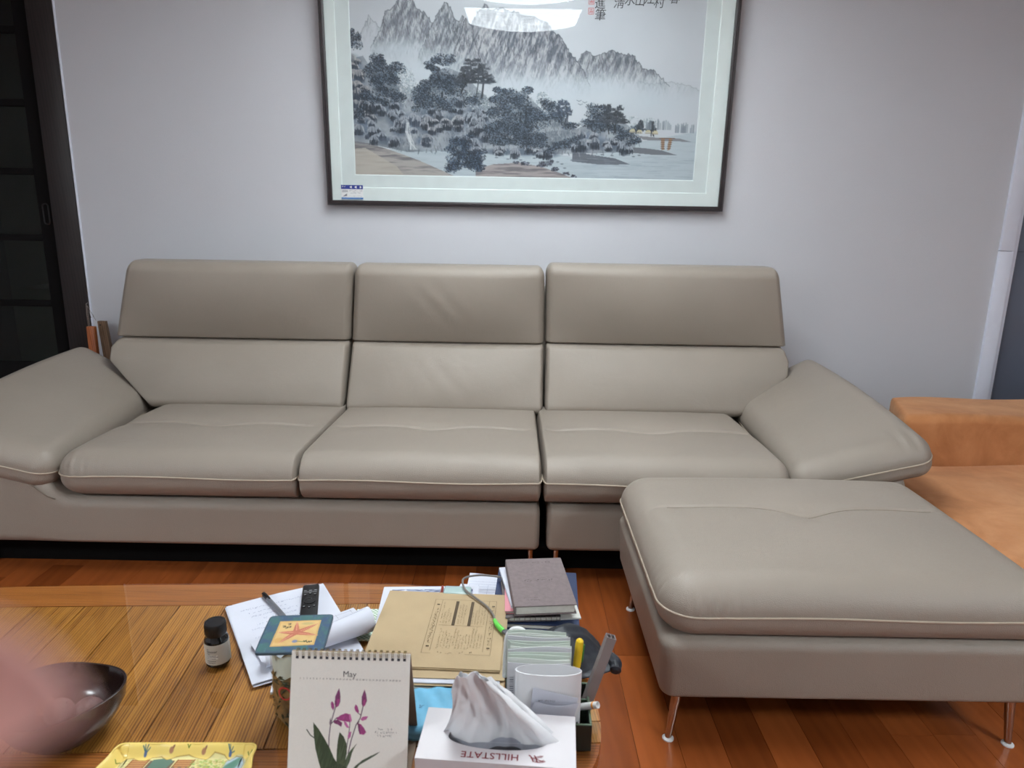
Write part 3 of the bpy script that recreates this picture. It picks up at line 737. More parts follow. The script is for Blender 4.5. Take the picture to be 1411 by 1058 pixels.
    # the wooded shore as a wash under the rocks and trees
    land = P.poly(TT([(478, 75), (495, 70), (508, 90), (535, 92), (552, 112), (575, 118), (592, 92), (612, 84), (632, 92), (650, 108), (672, 128), (690, 120), (722, 118), (742, 138), (756, 150), (775, 150), (795, 170), (815, 158), (848, 150), (870, 165), (885, 188), (860, 203), (800, 206), (700, 210), (600, 206), (560, 208), (520, 200), (478, 195)]))
    wsh = np.clip(fbm(P.X*0.05, P.Y*0.07, 61, 4)*1.9-0.45, 0, 1)
    P.blend(land*(0.35+0.55*wsh), (104, 113, 121))
    for _ in range(2600):
        x = rng.uniform(60, 400); y = rng.uniform(75, 206); i, j = int((y-P.y0)*P.S), int((x-P.x0)*P.S)
        if land[min(i, P.H-1), min(j, P.W-1)] > 0: P.line([(x, y), (x+rng.uniform(-2, 2), y+rng.uniform(2, 6))], rng.uniform(0.6, 1.3), (84, 92, 100) if rng.random() < 0.6 else (160, 166, 170), 0.5)
    # rock masses
    def rock(cx, cy, rx, ry, seed, warm=0.0, tone=1.0):
        x, y = T((cx, cy)); r = np.random.default_rng(seed)
        base = np.array((70, 81, 94))*tone
        P.dab(x, y, rx, ry, base*1.15, 0.75, 0, 1.6)
        for _ in range(max(4, int(rx*ry/34))):
            a = r.uniform(0, 2*math.pi); q = math.sqrt(r.random()); ex, ey = x+q*rx*0.8*math.cos(a), y+q*ry*0.8*math.sin(a)
            lx = r.uniform(4, 8); ly = lx*r.uniform(0.8, 1.4)
            P.dab(ex, ey, lx, ly, base*0.75, 0.8, 0, 3)
            li = np.array((170, 178, 186))+np.array((14, 3, -8))*warm
            for j in range(9):
                jj = (j-4)*0.2; sx = ex+jj*lx; top = ey-ly*math.sqrt(max(0, 1-jj*jj))
                P.line([(sx, top+0.6), (sx+r.uniform(-0.8, 0.8)+jj*2, top+ly*r.uniform(0.5, 1.2))], r.uniform(0.7, 1.4), li, r.uniform(0.45, 0.8))
            for j in range(8):
                sx = ex+r.uniform(-1, 1)*lx; P.line([(sx, ey), (sx+r.uniform(-1, 1), ey+ly*0.9)], 0.8, base*0.6, 0.6)
    for i, q in enumerate([(484, 90, 12, 22, 1.0, 1.25), (490, 125, 16, 24, 1.0, 1.2), (500, 150, 22, 18, 0.6), (496, 172, 18, 18, 0.2, 1.2), (512, 182, 16, 10), (540, 150, 14, 24), (548, 172, 15, 18), (520, 140, 14, 14), (530, 192, 26, 7),
                           (565, 165, 14, 16, 0.3, 1.3), (590, 150, 16, 14), (590, 172, 18, 14, 0.5), (622, 140, 16, 12), (625, 165, 20, 16, 0.5), (655, 150, 18, 14), (665, 172, 20, 16, 0.2), (645, 190, 22, 9), (582, 192, 14, 8, 0.5, 1.2),
                           (690, 205, 26, 6, 0.2), (725, 205, 24, 7, 0.2), (755, 208, 20, 6), (650, 203, 14, 5), (815, 185, 22, 12, 0.4, 1.2), (840, 192, 24, 10, 0.2), (862, 198, 14, 6), (800, 198, 16, 6)]):
        rock(*q[:4], 100+i, *(q[4:]))
    # waterfall
    for _ in range(9):
        x0 = rng.uniform(556, 561); P.line(TT([(x0, 165), (x0+rng.uniform(-2, 3), 178), (x0+rng.uniform(0, 7), 192), (x0+rng.uniform(4, 14), 204)]), 0.8, (206, 212, 214), 0.5)
    # trees
    def tree(cx, cy, rx, ry, n, dark=(50, 58, 66), seed=0, a=0.9, size=1.5, trunk=False):
        r = np.random.default_rng(seed); x, y = T((cx, cy)); d = np.array(dark)
        lobes = [(x+r.uniform(-0.75, 0.75)*rx, y+r.uniform(-0.75, 0.75)*ry, r.uniform(0.28, 0.5)) for _ in range(9)]+[(x, y, 0.55)]
        for lx, ly, q in lobes: P.dab(lx, ly, rx*q, ry*q, d*1.25, 0.28*a, 0, 1.4)
        for _ in range(int(n*1.9)):
            lx, ly, q = lobes[r.integers(len(lobes))]; an = r.uniform(0, 2*math.pi); k = math.sqrt(r.random())*1.12
            c = d*r.uniform(0.7, 1.2) if r.random() < 0.72 else d*2.0
            P.dab(lx+k*rx*q*math.cos(an), ly+k*ry*q*math.sin(an), r.uniform(0.5, 0.95)*size, r.uniform(0.35, 0.6)*size, np.clip(c, 0, 215), a*r.uniform(0.6, 1.0), r.uniform(0, 3), 2)
        if trunk:
            for _ in range(4):
                tx = x+r.uniform(-0.5, 0.5)*rx; P.line([(tx, y+ry*0.1), (tx+r.uniform(-2, 2), y+ry*1.5)], 1.0, d*0.8, 0.8)
    def pine(cx, cy, w, h, tiers, seed, dark=(58, 64, 70)):
        r = np.random.default_rng(seed)
        for k in range(3):
            bx = cx+r.uniform(-0.25, 0.25)*w; P.line(TT([(bx, cy-h*0.3), (bx+r.uniform(-3, 3), cy+h*0.4), (bx+r.uniform(-4, 4), cy+h)]), 1.2, np.array(dark)*0.8, 0.85)
        for i in range(tiers):
            ty = cy-h/2+h*i/tiers; tw = w*(0.45+0.55*i/tiers)
            for _ in range(int(7+i*1.6)):
                px = cx+r.uniform(-0.5, 0.5)*tw; x, y = T((px, ty+r.uniform(-1.5, 1.5)))
                P.dab(x, y, tw*0.13, 1.9, np.array(dark)*r.uniform(0.85, 1.3), 0.7, r.uniform(-0.25, 0.25), 1.6)
                for _ in range(6): P.line([(x+r.uniform(-1, 1)*tw*0.13, y+0.8), (x+r.uniform(-1, 1)*tw*0.13, y-r.uniform(1, 3))], 0.7, np.array(dark)*r.uniform(0.7, 1.5), 0.7)
    G1, G2 = (112, 124, 130), (140, 152, 158)
    for i, q in enumerate([(555, 98, 20, 18, 220, G2), (560, 122, 18, 14, 200, G2), (640, 125, 16, 10, 140, G1), (720, 130, 14, 12, 120, G2), (668, 135, 18, 12, 160, G1), (748, 128, 12, 10, 100, G1), (860, 158, 20, 8, 100, G2), (892, 160, 14, 8, 90, G2)]):
        tree(*q[:5], dark=q[5], seed=300+i, a=0.55)
    for i, q in enumerate([(482, 47, 10, 14, 200), (518, 80, 16, 15, 420), (530, 95, 22, 18, 620), (510, 98, 14, 16, 320), (526, 118, 18, 10, 260), (500, 128, 14, 12, 200), (545, 130, 10, 9, 160), (515, 132, 18, 8, 200), (490, 150, 10, 10, 140)]):
        tree(*q, seed=330+i)
    for i, q in enumerate([(606, 76, 18, 9, 260), (590, 82, 10, 8, 160), (606, 95, 20, 14, 460), (596, 118, 26, 16, 600), (574, 122, 14, 11, 260), (625, 112, 18, 13, 340), (582, 138, 16, 10, 260), (610, 138, 18, 12, 300), (648, 130, 14, 10, 200)]):
        tree(*q, seed=350+i, trunk=i in (2, 3))
    pine(652, 92, 56, 34, 7, 401); pine(640, 98, 36, 22, 4, 402)
    for i, q in enumerate([(690, 122, 16, 10, 300), (716, 124, 18, 14, 420), (692, 140, 20, 14, 440), (720, 146, 26, 18, 700), (700, 165, 28, 16, 700), (728, 172, 26, 18, 680), (705, 186, 30, 14, 620), (738, 190, 18, 12, 320), (680, 178, 14, 12, 260)]):
        tree(*q, seed=370+i, trunk=i in (3, 4))
    for i, q in enumerate([(754, 138, 13, 11, 240), (745, 150, 12, 9, 180), (766, 152, 14, 9, 220), (786, 164, 12, 6, 120), (825, 146, 18, 12, 360), (815, 158, 14, 12, 260), (838, 165, 24, 12, 420), (862, 176, 18, 10, 300), (876, 186, 12, 8, 180), (775, 192, 14, 7, 180), (762, 200, 12, 7, 160), (790, 186, 12, 7, 150), (880, 168, 14, 5, 120)]):
        tree(*q, seed=390+i)
    pine(776, 142, 28, 22, 5, 411, (66, 76, 88)); pine(846, 150, 44, 26, 6, 412); pine(885, 164, 12, 10, 4, 413); pine(900, 166, 14, 12, 4, 414)
    for i, q in enumerate([(636, 190, 16, 10, 300), (630, 205, 18, 12, 420), (642, 222, 24, 14, 620), (655, 212, 14, 10, 260), (620, 228, 14, 10, 240), (655, 228, 14, 8, 200)]): tree(*q, dark=(44, 53, 63), seed=420+i)
    for i, q in enumerate([(753, 222, 11, 6, 160), (766, 230, 6, 3, 60), (724, 222, 6, 3, 50), (712, 221, 4, 2, 30), (782, 236, 5, 2, 30), (793, 240, 4, 2, 20)]): tree(*q, dark=(58, 62, 70), seed=440+i)
    for cx, n, h in ((900, 14, 16), (918, 10, 14), (940, 16, 14), (950, 12, 12)):
        for _ in range(n):
            x = cx+rng.uniform(-9, 9); hh = rng.uniform(0.4, 1)*h; yb = 168 if cx < 930 else 172
            x0, y0 = T((x, yb)); P.line([(x0, y0), (x0, y0-hh)], 1.6, (120, 130, 138), 0.55)
    # stones in the river, ripples, huts, sails, birds
    for x, y in ((668, 213), (684, 214), (700, 216), (718, 217), (737, 214), (770, 219), (776, 222), (790, 216), (832, 207), (846, 208), (862, 208), (876, 209), (884, 207), (760, 224), (780, 228), (755, 219), (806, 217)):
        tx, ty = T((x, y)); P.dab(tx, ty, 2.6, 1.1, (100, 108, 116), 0.85)
    for _ in range(90):
        x = rng.uniform(690, 958); y = rng.uniform(207, 243); tx, ty = T((x, y)); L = rng.uniform(6, 22)
        if x > 800 or y < 222: P.line([(tx, ty), (tx+L, ty+0.3)], 0.7, (140, 154, 164), 0.4)
    for hx, hy in ((874, 172), (884, 173), (896, 173), (906, 174)):
        P.blend(P.poly(TT([(hx-5, hy), (hx-2, hy-4), (hx+2, hy-4), (hx+4, hy)]))*0.9, (190, 182, 150)); P.line(TT([(hx-4, hy+1), (hx+3, hy+1)]), 1.2, (150, 142, 122), 0.9)
    for sx, dx in ((914, 0), (925, -3)):
        P.blend(P.poly(TT([(sx, 181), (sx+5, 181), (sx+5+dx, 198), (sx+1+dx, 199)]))*0.9, (150, 122, 98))
        for k in range(5): P.line(TT([(sx+dx*k/5, 184+k*3), (sx+5+dx*k/5, 184+k*3)]), 0.7, (92, 72, 58), 0.8)
        P.line(TT([(sx-2, 181), (sx+8, 181)]), 1.0, (110, 82, 66), 0.9)
    for bx, by in ((798, 129), (806, 131), (800, 134)): P.line(TT([(bx-3, by-1), (bx, by+0.5), (bx+3, by-1)]), 0.7, (110, 118, 126), 0.8)
    return P
pic = thing('framed_painting', 'large dark framed ink landscape painting with white mat on the wall', 'painting', (0.0465, WALLY-0.004, 1.268))
pic.rotation_euler = (math.radians(1.75), 0, 0)
FRAMEM = wood('dark_frame_wood', (44, 34, 36), (24, 19, 22), (1, 9, 9), 4, 0.35, 0.0, 0.3)
FW, FH = 0.9065, 1.085
def rail(pts): 
    # profile swept along one side with mitred ends: outer lip, groove, inner lip
    g = G(); prof = [(0, 0), (0, -0.034), (0.004, -0.040), (0.011, -0.040), (0.015, -0.036), (0.022, -0.034), (0.022, -0.022), (0.010, -0.020), (0.010, 0)]
    (ox, oz), (ex, ez), (nx, nz) = pts; L = []
    for (px, pz, sx, sz) in ((ox, oz, 1, 1), (ex, ez, -1, 1)):
        dx, dz = (ex-ox), (ez-oz); l = math.hypot(dx, dz); dx, dz = dx/l, dz/l
        L.append([(px+nx*a+dx*a*sx, b, pz+nz*a+dz*a*sx) for a, b in prof])
    n = len(prof); g.add(L[0]+L[1], [(i, (i+1) % n, n+(i+1) % n, n+i) for i in range(n)]+[tuple(range(n)), tuple(range(n, 2*n))[::-1]])
    return g
for pts in (((-FW, 0), (FW, 0), (0, 1)), ((FW, 0), (FW, FH), (-1, 0)), ((FW, FH), (-FW, FH), (0, -1)), ((-FW, FH), (-FW, 0), (1, 0))):
    rail(pts).obj('frame_rail', FRAMEM, pic, deg=25)
MAT1 = mat('outer_mat_board', (214, 224, 222), 0.8, var=0.02, bump=0.15, bscale=420); MAT2 = mat('inner_mat_fabric', (202, 212, 211), 0.85, var=0.03, bump=0.4, bscale=420)
def ring(x0, x1, z0, z1, X0, X1, Z0, Z1, y, name, m, lift=0.0):
    o = [(x0, z0), (x1, z0), (x1, z1), (x0, z1)]; i = [(X0, Z0), (X1, Z0), (X1, Z1), (X0, Z1)]
    v = [(p[0], y, p[1]) for p in o]+[(p[0], y, p[1]) for p in i]+[(p[0]+s*0.004, y+lift, p[1]+t*0.004) for p, (s, t) in zip(i, ((1, 1), (-1, 1), (-1, -1), (1, -1)))]
    f = [(k, (k+1) % 4, 4+(k+1) % 4, 4+k) for k in range(4)]+[(4+k, 4+(k+1) % 4, 8+(k+1) % 4, 8+k) for k in range(4)]
    return new_obj(name, v, f, m, pic)
bx0, bx1, bz0, bz1 = -0.842, 0.828, 0.078, 1.005       # bevel between the two mats
px0, px1, pz0, pz1 = -0.7805, 0.7665, 0.1335, 0.9550    # painting
ring(-FW+0.012, FW-0.012, 0.012, FH-0.012, bx0, bx1, bz0, bz1, -0.021, 'outer_mat', MAT1, 0.006)
ring(bx0, bx1, bz0, bz1, px0, px1, pz0, pz1, -0.0155, 'inner_mat', MAT2, 0.003)
G().box(-FW+0.01, FW-0.01, -0.0115, -0.008, 0.01, FH-0.01).obj('backing_board', PAPER2, pic, smooth=False)
PLAND = paint_landscape()
print_mesh('painted_sheet', PLAND, lambda u, v: (px0+(px1-px0)*u, -0.0125+0*u, pz1-(pz1-pz0)*v), printed('painted_paper', 0.75, 0.1), pic)
G().box(-FW+0.012, FW-0.012, -0.0245, -0.0225, 0.012, FH-0.012).obj('glazing', glass('picture_glass', (1, 1, 1), 1.5), pic, smooth=False)
# calligraphy and two red seals, cut by the top of the photograph
MX = lambda x, z: frameM((x-0.0465, -0.0132, z-1.268), (1, 0, 0), (0, 0, 1))
BRUSH = mat('brush_ink', (40, 42, 46), 0.8, var=0); SEAL = mat('seal_red', (196, 96, 96), 0.8, var=0.05)
text('進', 0.048, MX(0.350, 2.125), BRUSH, pic, ext=0.0); text('筆', 0.050, MX(0.352, 2.080), BRUSH, pic, ext=0.0, shear=0.1)
for x, zz, ch in ((0.430, 2.128, '淸'), (0.476, 2.140, '水'), (0.520, 2.138, '山'), (0.560, 2.146, '江'), (0.602, 2.132, '村'), (0.668, 2.150, '春')):
    text(ch, 0.048, MX(x, zz), BRUSH, pic, ext=0.0, shear=0.15)
for zz in (2.136, 2.097):
    sg = G(); M = MX(0.313, zz)
    for a, b in (((-0.011, -0.012), (0.011, -0.012)), ((0.011, -0.012), (0.011, 0.012)), ((0.011, 0.012), (-0.011, 0.012)), ((-0.011, 0.012), (-0.011, -0.012)), ((-0.006, 0.006), (0.006, 0.006)), ((0, 0.008), (0, -0.008)), ((-0.006, -0.002), (0.007, -0.002)), ((-0.006, -0.008), (-0.004, 0.0)), ((0.005, -0.009), (0.007, 0.002))):
        sg.strip(a, b, 0.0022, 0, M)
    sg.obj('seal_stamp', SEAL, pic, smooth=False)
# shop sticker on the glass, lower left corner
st = G().box(-0.0, 0.1, -0.0256, -0.0248, 0, 0.062).obj('sticker', WHITEPL, pic, smooth=False, loc=(-0.8435, 0, 0.0275))
BLUEP = mat('sticker_blue', (42, 58, 140), 0.5, var=0); BLUEQ = mat('sticker_light_blue', (62, 124, 190), 0.5, var=0)
SM = frameM((0, -0.0258, 0), (1, 0, 0), (0, 0, 1))
G().add([SM @ Vector(p) for p in ((0, 0.044, 0), (0.1, 0.044, 0), (0.1, 0.062, 0), (0, 0.062, 0))], [(0, 1, 2, 3)]).obj('header_band', BLUEP, st, smooth=False)
G().add([SM @ Vector(p) for p in ((0, 0, 0), (0.1, 0, 0), (0.1, 0.007, 0), (0, 0.007, 0))], [(0, 1, 2, 3)]).obj('footer_band', BLUEQ, st, smooth=False)
g = G()
for cx in (0.044, 0.066): g.add([SM @ Vector(p) for p in ((cx-0.006, 0.053, 0.0003), (cx+0.005, 0.047, 0.0003), (cx+0.005, 0.059, 0.0003))], [(0, 1, 2)])
g.add([SM @ Vector(p) for p in ((0.084, 0.053, 0.0003), (0.089, 0.0475, 0.0003), (0.094, 0.053, 0.0003), (0.089, 0.059, 0.0003))], [(0, 1, 2, 3)])
scribble(g, 0.004, 0.049, 0.024, 0.008, SM, 0.0012, 0.0003); scribble(g, 0.008, 0.002, 0.08, 0.003, SM, 0.0005, 0.0003)
o = g.obj('white_marks', WHITEPL, st, smooth=False); o['kind'] = 'stuff'
g = G(); scribble(g, 0.032, 0.034, 0.062, 0.006, SM, 0.0012, 0.0003); scribble(g, 0.042, 0.025, 0.042, 0.005, SM, 0.0012, 0.0003); scribble(g, 0.036, 0.012, 0.056, 0.004, SM, 0.0006, 0.0003)
for k in range(5): g.strip((0.004, 0.031+k*0.002), (0.03, 0.031+k*0.002), 0.001, 0.0003, SM)
for k in range(6): g.strip((0.008+k*0.002, 0.012+k*0.0013), (0.026, 0.014+k*0.002), 0.0016, 0.0003, SM)
o = g.obj('small_print', INKL, st, smooth=False); o['kind'] = 'stuff'

# ------------------------------------------------------------------ the coffee table
TW = 0.3975                                   # top of its wood
table = thing('coffee_table', 'honey coloured plank coffee table under a glass sheet in front of the sofa', 'table', (-0.3, 1.2, 0), math.radians(2.9))
PINE = wood('honey_pine', (200, 134, 62), (128, 72, 28), (20, 0.6, 20), 3.8, 0.40, 0.26, 0.42)
PINEX = wood('reddish_pine', (182, 108, 50), (120, 60, 26), (0.6, 18, 18), 3.4, 0.42, 0.12, 0.38)
GAPM = mat('table_joint', (48, 28, 14), 0.8)
right_arc = [(0.0, 0.312), (0.13, 0.297), (0.24, 0.255), (0.33, 0.19), (0.40, 0.095), (0.440, 0.0), (0.456, -0.11), (0.455, -0.19), (0.43, -0.27), (0.38, -0.325), (0.30, -0.345)]
left_arc = [(-0.85, -0.345), (-0.98, -0.325), (-1.07, -0.26), (-1.12, -0.15), (-1.13, 0.0), (-1.12, 0.12), (-1.06, 0.22), (-0.96, 0.29), (-0.85, 0.312)]
outline = (right_arc+left_arc)[::-1]          # counter-clockwise
def smooth_poly(p, n=2):
    for _ in range(n):
        q = []
        for i in range(len(p)):
            a, b = p[i], p[(i+1) % len(p)]
            q += [(a[0]*0.75+b[0]*0.25, a[1]*0.75+b[1]*0.25), (a[0]*0.25+b[0]*0.75, a[1]*0.25+b[1]*0.75)]
        p = q
    return p
outline = smooth_poly(outline)
def clip(poly, nx, ny, d):                    # keep nx*x + ny*y <= d
    out = []
    for i in range(len(poly)):
        a, b = poly[i], poly[(i+1) % len(poly)]; fa, fb = nx*a[0]+ny*a[1]-d, nx*b[0]+ny*b[1]-d
        if fa <= 0: out.append(a)
        if fa*fb < 0: t = fa/(fa-fb); out.append((a[0]+(b[0]-a[0])*t, a[1]+(b[1]-a[1])*t))
    return out
def board(poly, name, m, th=0.024, top=TW):
    # centred origin so that the grain follows each board
    cx = sum(p[0] for p in poly)/len(poly); cy = sum(p[1] for p in poly)/len(poly)
    return G().prism([(p[0]-cx, p[1]-cy) for p in poly], -th, 0).obj(name, m, table, smooth=False, loc=(cx, cy, top))
yf, yb_ = -0.2165, 0.222; g_ = 0.0012
board(clip(outline, 0, -1, -(yb_+g_)), 'border_board', PINEX)
board(clip(outline, 0, 1, yf-g_), 'border_board', PINEX)
xr_ = 0.345
e = clip(clip(clip(outline, -1, 0, -(xr_+g_)), 0, 1, yb_-g_), 0, -1, -(yf+g_))
e1 = clip(e, 0, -1, 0.165-g_); e2 = clip(e, 0, 1, -0.165-g_)
board(e1, 'border_board', PINE); 
if len(e2) > 2: board(e2, 'border_board', PINE)
xl_ = -1.02
board(clip(clip(clip(outline, 1, 0, xl_-g_), 0, 1, yb_-g_), 0, -1, -(yf+g_)), 'border_board', PINE)
x = xl_+0.0; k = 0
while x < xr_-0.01:
    x1 = min(x+0.1018, xr_)
    board([(x+g_, yf+g_), (x1-g_, yf+g_), (x1-g_, yb_-g_), (x+g_, yb_-g_)], 'plank', PINE); x = x1
inner = clip(clip(clip(clip(outline, 1, 0, 0.42), -1, 0, 1.09), 0, 1, 0.28), 0, -1, 0.31)
G().prism(inner, TW-0.036, TW-0.0245).obj('under_board', GAPM, table, smooth=False)
for y0, y1 in ((-0.26, -0.235), (0.215, 0.24)): G().rbox(-0.95, 0.28, y0, y1, TW-0.10, TW-0.036, 0.003).obj('apron', PINEX, table)
for x0, x1 in ((-0.975, -0.95), (0.28, 0.305)): G().rbox(x0, x1, -0.26, 0.24, TW-0.10, TW-0.036, 0.003).obj('apron', PINEX, table)
for lx in (-0.965, 0.295):
    for ly in (-0.25, 0.23):
        G().tube([(lx, ly, TW-0.037), (lx, ly, 0.25), (lx, ly, 0.12), (lx, ly, 0.0)], [0.036, 0.034, 0.026, 0.022], 12).obj('leg', PINEX, table)
go = [(p[0]*0.992-0.002, p[1]*0.985) for p in outline]
G().prism(go, TW+0.0002, TW+0.0058).obj('glass_top', glass('table_glass', (0.97, 1, 0.985), 1.5), table, smooth=False)
TT_ = TW+0.006                                 # everything on the table stands at this height

# ------------------------------------------------------------------ things on the table
T0 = TT_
def paper_sheet(g, x0, x1, y0, y1, z, th=0.0006): return g.box(x0, x1, y0, y1, z, z+th)
# --- supplement bottle
b = thing('supplement_bottle', 'small black pill bottle with a pale grey label on the table', 'bottle', (-0.552, 1.195, T0), math.radians(-6))
DARKG = mat('dark_bottle_glass', (16, 14, 14), 0.12, spec=0.6, var=0)
G().lathe([(0, 0), (0.0185, 0), (0.0215, 0.003), (0.0222, 0.010), (0.0222, 0.050), (0.021, 0.056), (0.0172, 0.060), (0.0165, 0.064), (0, 0.064)], 40).obj('body', DARKG, b)
cp = []
prof = [(0, 0.0625), (0.0188, 0.0625), (0.0196, 0.064), (0.0196, 0.085), (0.0186, 0.0875), (0.0150, 0.088), (0.0145, 0.0872), (0, 0.0872)]
G().lathe(prof, 48, fn=lambda p: (p[0], p[1], p[2])).obj('cap', BLACKPL, b)
g = G()
for i in range(60):
    a = 2*math.pi*i/60; g.tube([(0.0196*math.cos(a), 0.0196*math.sin(a), 0.066), (0.0196*math.cos(a), 0.0196*math.sin(a), 0.084)], 0.00035, 4)
o = g.obj('cap_ribs', BLACKPL, b); o['kind'] = 'stuff'
LABELM = mat('pale_label', (186, 182, 170), 0.55, var=0.02)
def cyl_M(r, ang):  # frame on a cylinder, facing outwards at the given angle
    return frameM((r*math.cos(ang), r*math.sin(ang), 0), (-math.sin(ang), math.cos(ang), 0), (0, 0, 1))
lb = G().sheet(lambda u, v: (0.0225*math.cos(math.radians(-200+u*285)), 0.0225*math.sin(math.radians(-200+u*285)), 0.0085+v*0.041), 40, 2, 0.0003).obj('label', LABELM, b)
g = G()
for i, z in enumerate((0.040, 0.0365, 0.0345, 0.031, 0.0275, 0.025, 0.0215, 0.0165, 0.0125)):
    x = 0.0
    L = (0.003, 0.020, 0.019, 0.006, 0.017, 0.019, 0.016, 0.016, 0.014)[i]
    while x < L:
        a = math.radians(-112)+x/0.0227; w = random.uniform(0.001, 0.0022)
        g.add([(0.02275*math.cos(q), 0.02275*math.sin(q), zz) for q, zz in ((a, z), (a+w/0.0227, z), (a+w/0.0227, z+0.0013), (a, z+0.0013))], [(0, 1, 2, 3)]); x += w+0.0007
o = g.obj('label_print', INK, lb, smooth=False); o['kind'] = 'stuff'
g = G().sheet(lambda u, v: (0.02265*math.cos(math.radians(-112+u*52)), 0.02265*math.sin(math.radians(-112+u*52)), 0.0205+v*0.009), 12, 2, 0.0001)
g.obj('label_patch', mat('label_patch_white', (214, 212, 205), 0.55, var=0), lb)
g = G().sheet(lambda u, v: (0.0225+0.0035*u+0.001, 0.004-0.004*u, 0.009+v*0.038), 4, 2, 0.0003); g.obj('label_flap', LABELM, b)
# --- dark lacquer bowl with wrinkled fruits and a nut
bw = thing('lacquer_bowl', 'dark brown lacquer bowl with a wavy rim at the left', 'bowl', (-0.728, 1.005, T0), math.radians(20))
BOWLM = mat('brown_lacquer', (34, 20, 18), 0.22, spec=0.5, var=0.12, vscale=12, coat=0.1)
def bowlfn(p):
    a = math.atan2(p[1], p[0]); r = math.hypot(p[0], p[1]); t = p[2]/0.074
    rr = r*(1+0.05*t*math.cos(2*a+0.5)+0.035*t*math.cos(3*a))
    return (rr*math.cos(a), rr*math.sin(a), p[2]*(1+0.05*t*math.cos(2*a+1.2)))
G().lathe([(0, 0.004), (0.045, 0.004), (0.047, 0), (0.054, 0), (0.060, 0.006), (0.078, 0.026), (0.089, 0.050), (0.0905, 0.074), (0.0885, 0.075), (0.0865, 0.074), (0.084, 0.050), (0.072, 0.028), (0.053, 0.012), (0, 0.010)], 64, fn=bowlfn).obj('shell', BOWLM, bw, deg=60)
FRUIT = mat('purple_brown_fruit', (104, 78, 76), 0.6, var=0.3, vscale=70, bump=0.8, bscale=160)
def wrinkly(name, x, y, z, r, label, m, cat, squash=0.92, amp=0.035, grp=None):
    bm = bmesh.new(); bmesh.ops.create_icosphere(bm, subdivisions=4, radius=r)
    s = random.random()*10
    for v in bm.verts:
        d = v.co.normalized(); a = math.atan2(d.y, d.x)
        k = 1+amp*math.sin(a*9+3*d.z+s)*math.cos(d.z*2)+amp*0.6*math.sin(d.x*17+s)*math.sin(d.y*15)
        v.co = Vector((d.x*k*r, d.y*k*r, d.z*k*r*squash))
    bmesh.ops.create_cone(bm, segments=8, radius1=r*0.1, radius2=r*0.06, depth=r*0.25, cap_ends=True, matrix=Matrix.Translation((0, 0, r*squash*0.97)))
    me = bpy.data.meshes.new(name); bm.to_mesh(me); bm.free(); me.materials.append(m)
    for p in me.polygons: p.use_smooth = True
    o = bpy.data.objects.new(name, me); C.objects.link(o); o.location = (x, y, z); o.rotation_euler = (0.5, 0.4, s)
    return tag(o, label, cat, grp)
wrinkly('wrinkled_fruit', -0.688, 1.012, T0+0.036, 0.0225, 'purple brown wrinkled fruit nearest the right wall of the bowl', FRUIT, 'fruit')
wrinkly('wrinkled_fruit', -0.7335, 1.006, T0+0.0345, 0.0235, 'purple brown wrinkled fruit in the middle of the bowl', FRUIT, 'fruit')
wrinkly('wrinkled_fruit', -0.767, 1.022, T0+0.033, 0.0155, 'small tan nut in the bowl beside the blurred finger', mat('tan_nut', (196, 152, 110), 0.5, var=0.15, vscale=80), 'nut').name = 'nut'
wrinkly('nut', -0.711, 0.976, T0+0.026, 0.0115, 'small tan nut in front of the two wrinkled fruits', mat('tan_nut_b', (186, 140, 98), 0.5, var=0.15, vscale=80), 'nut')
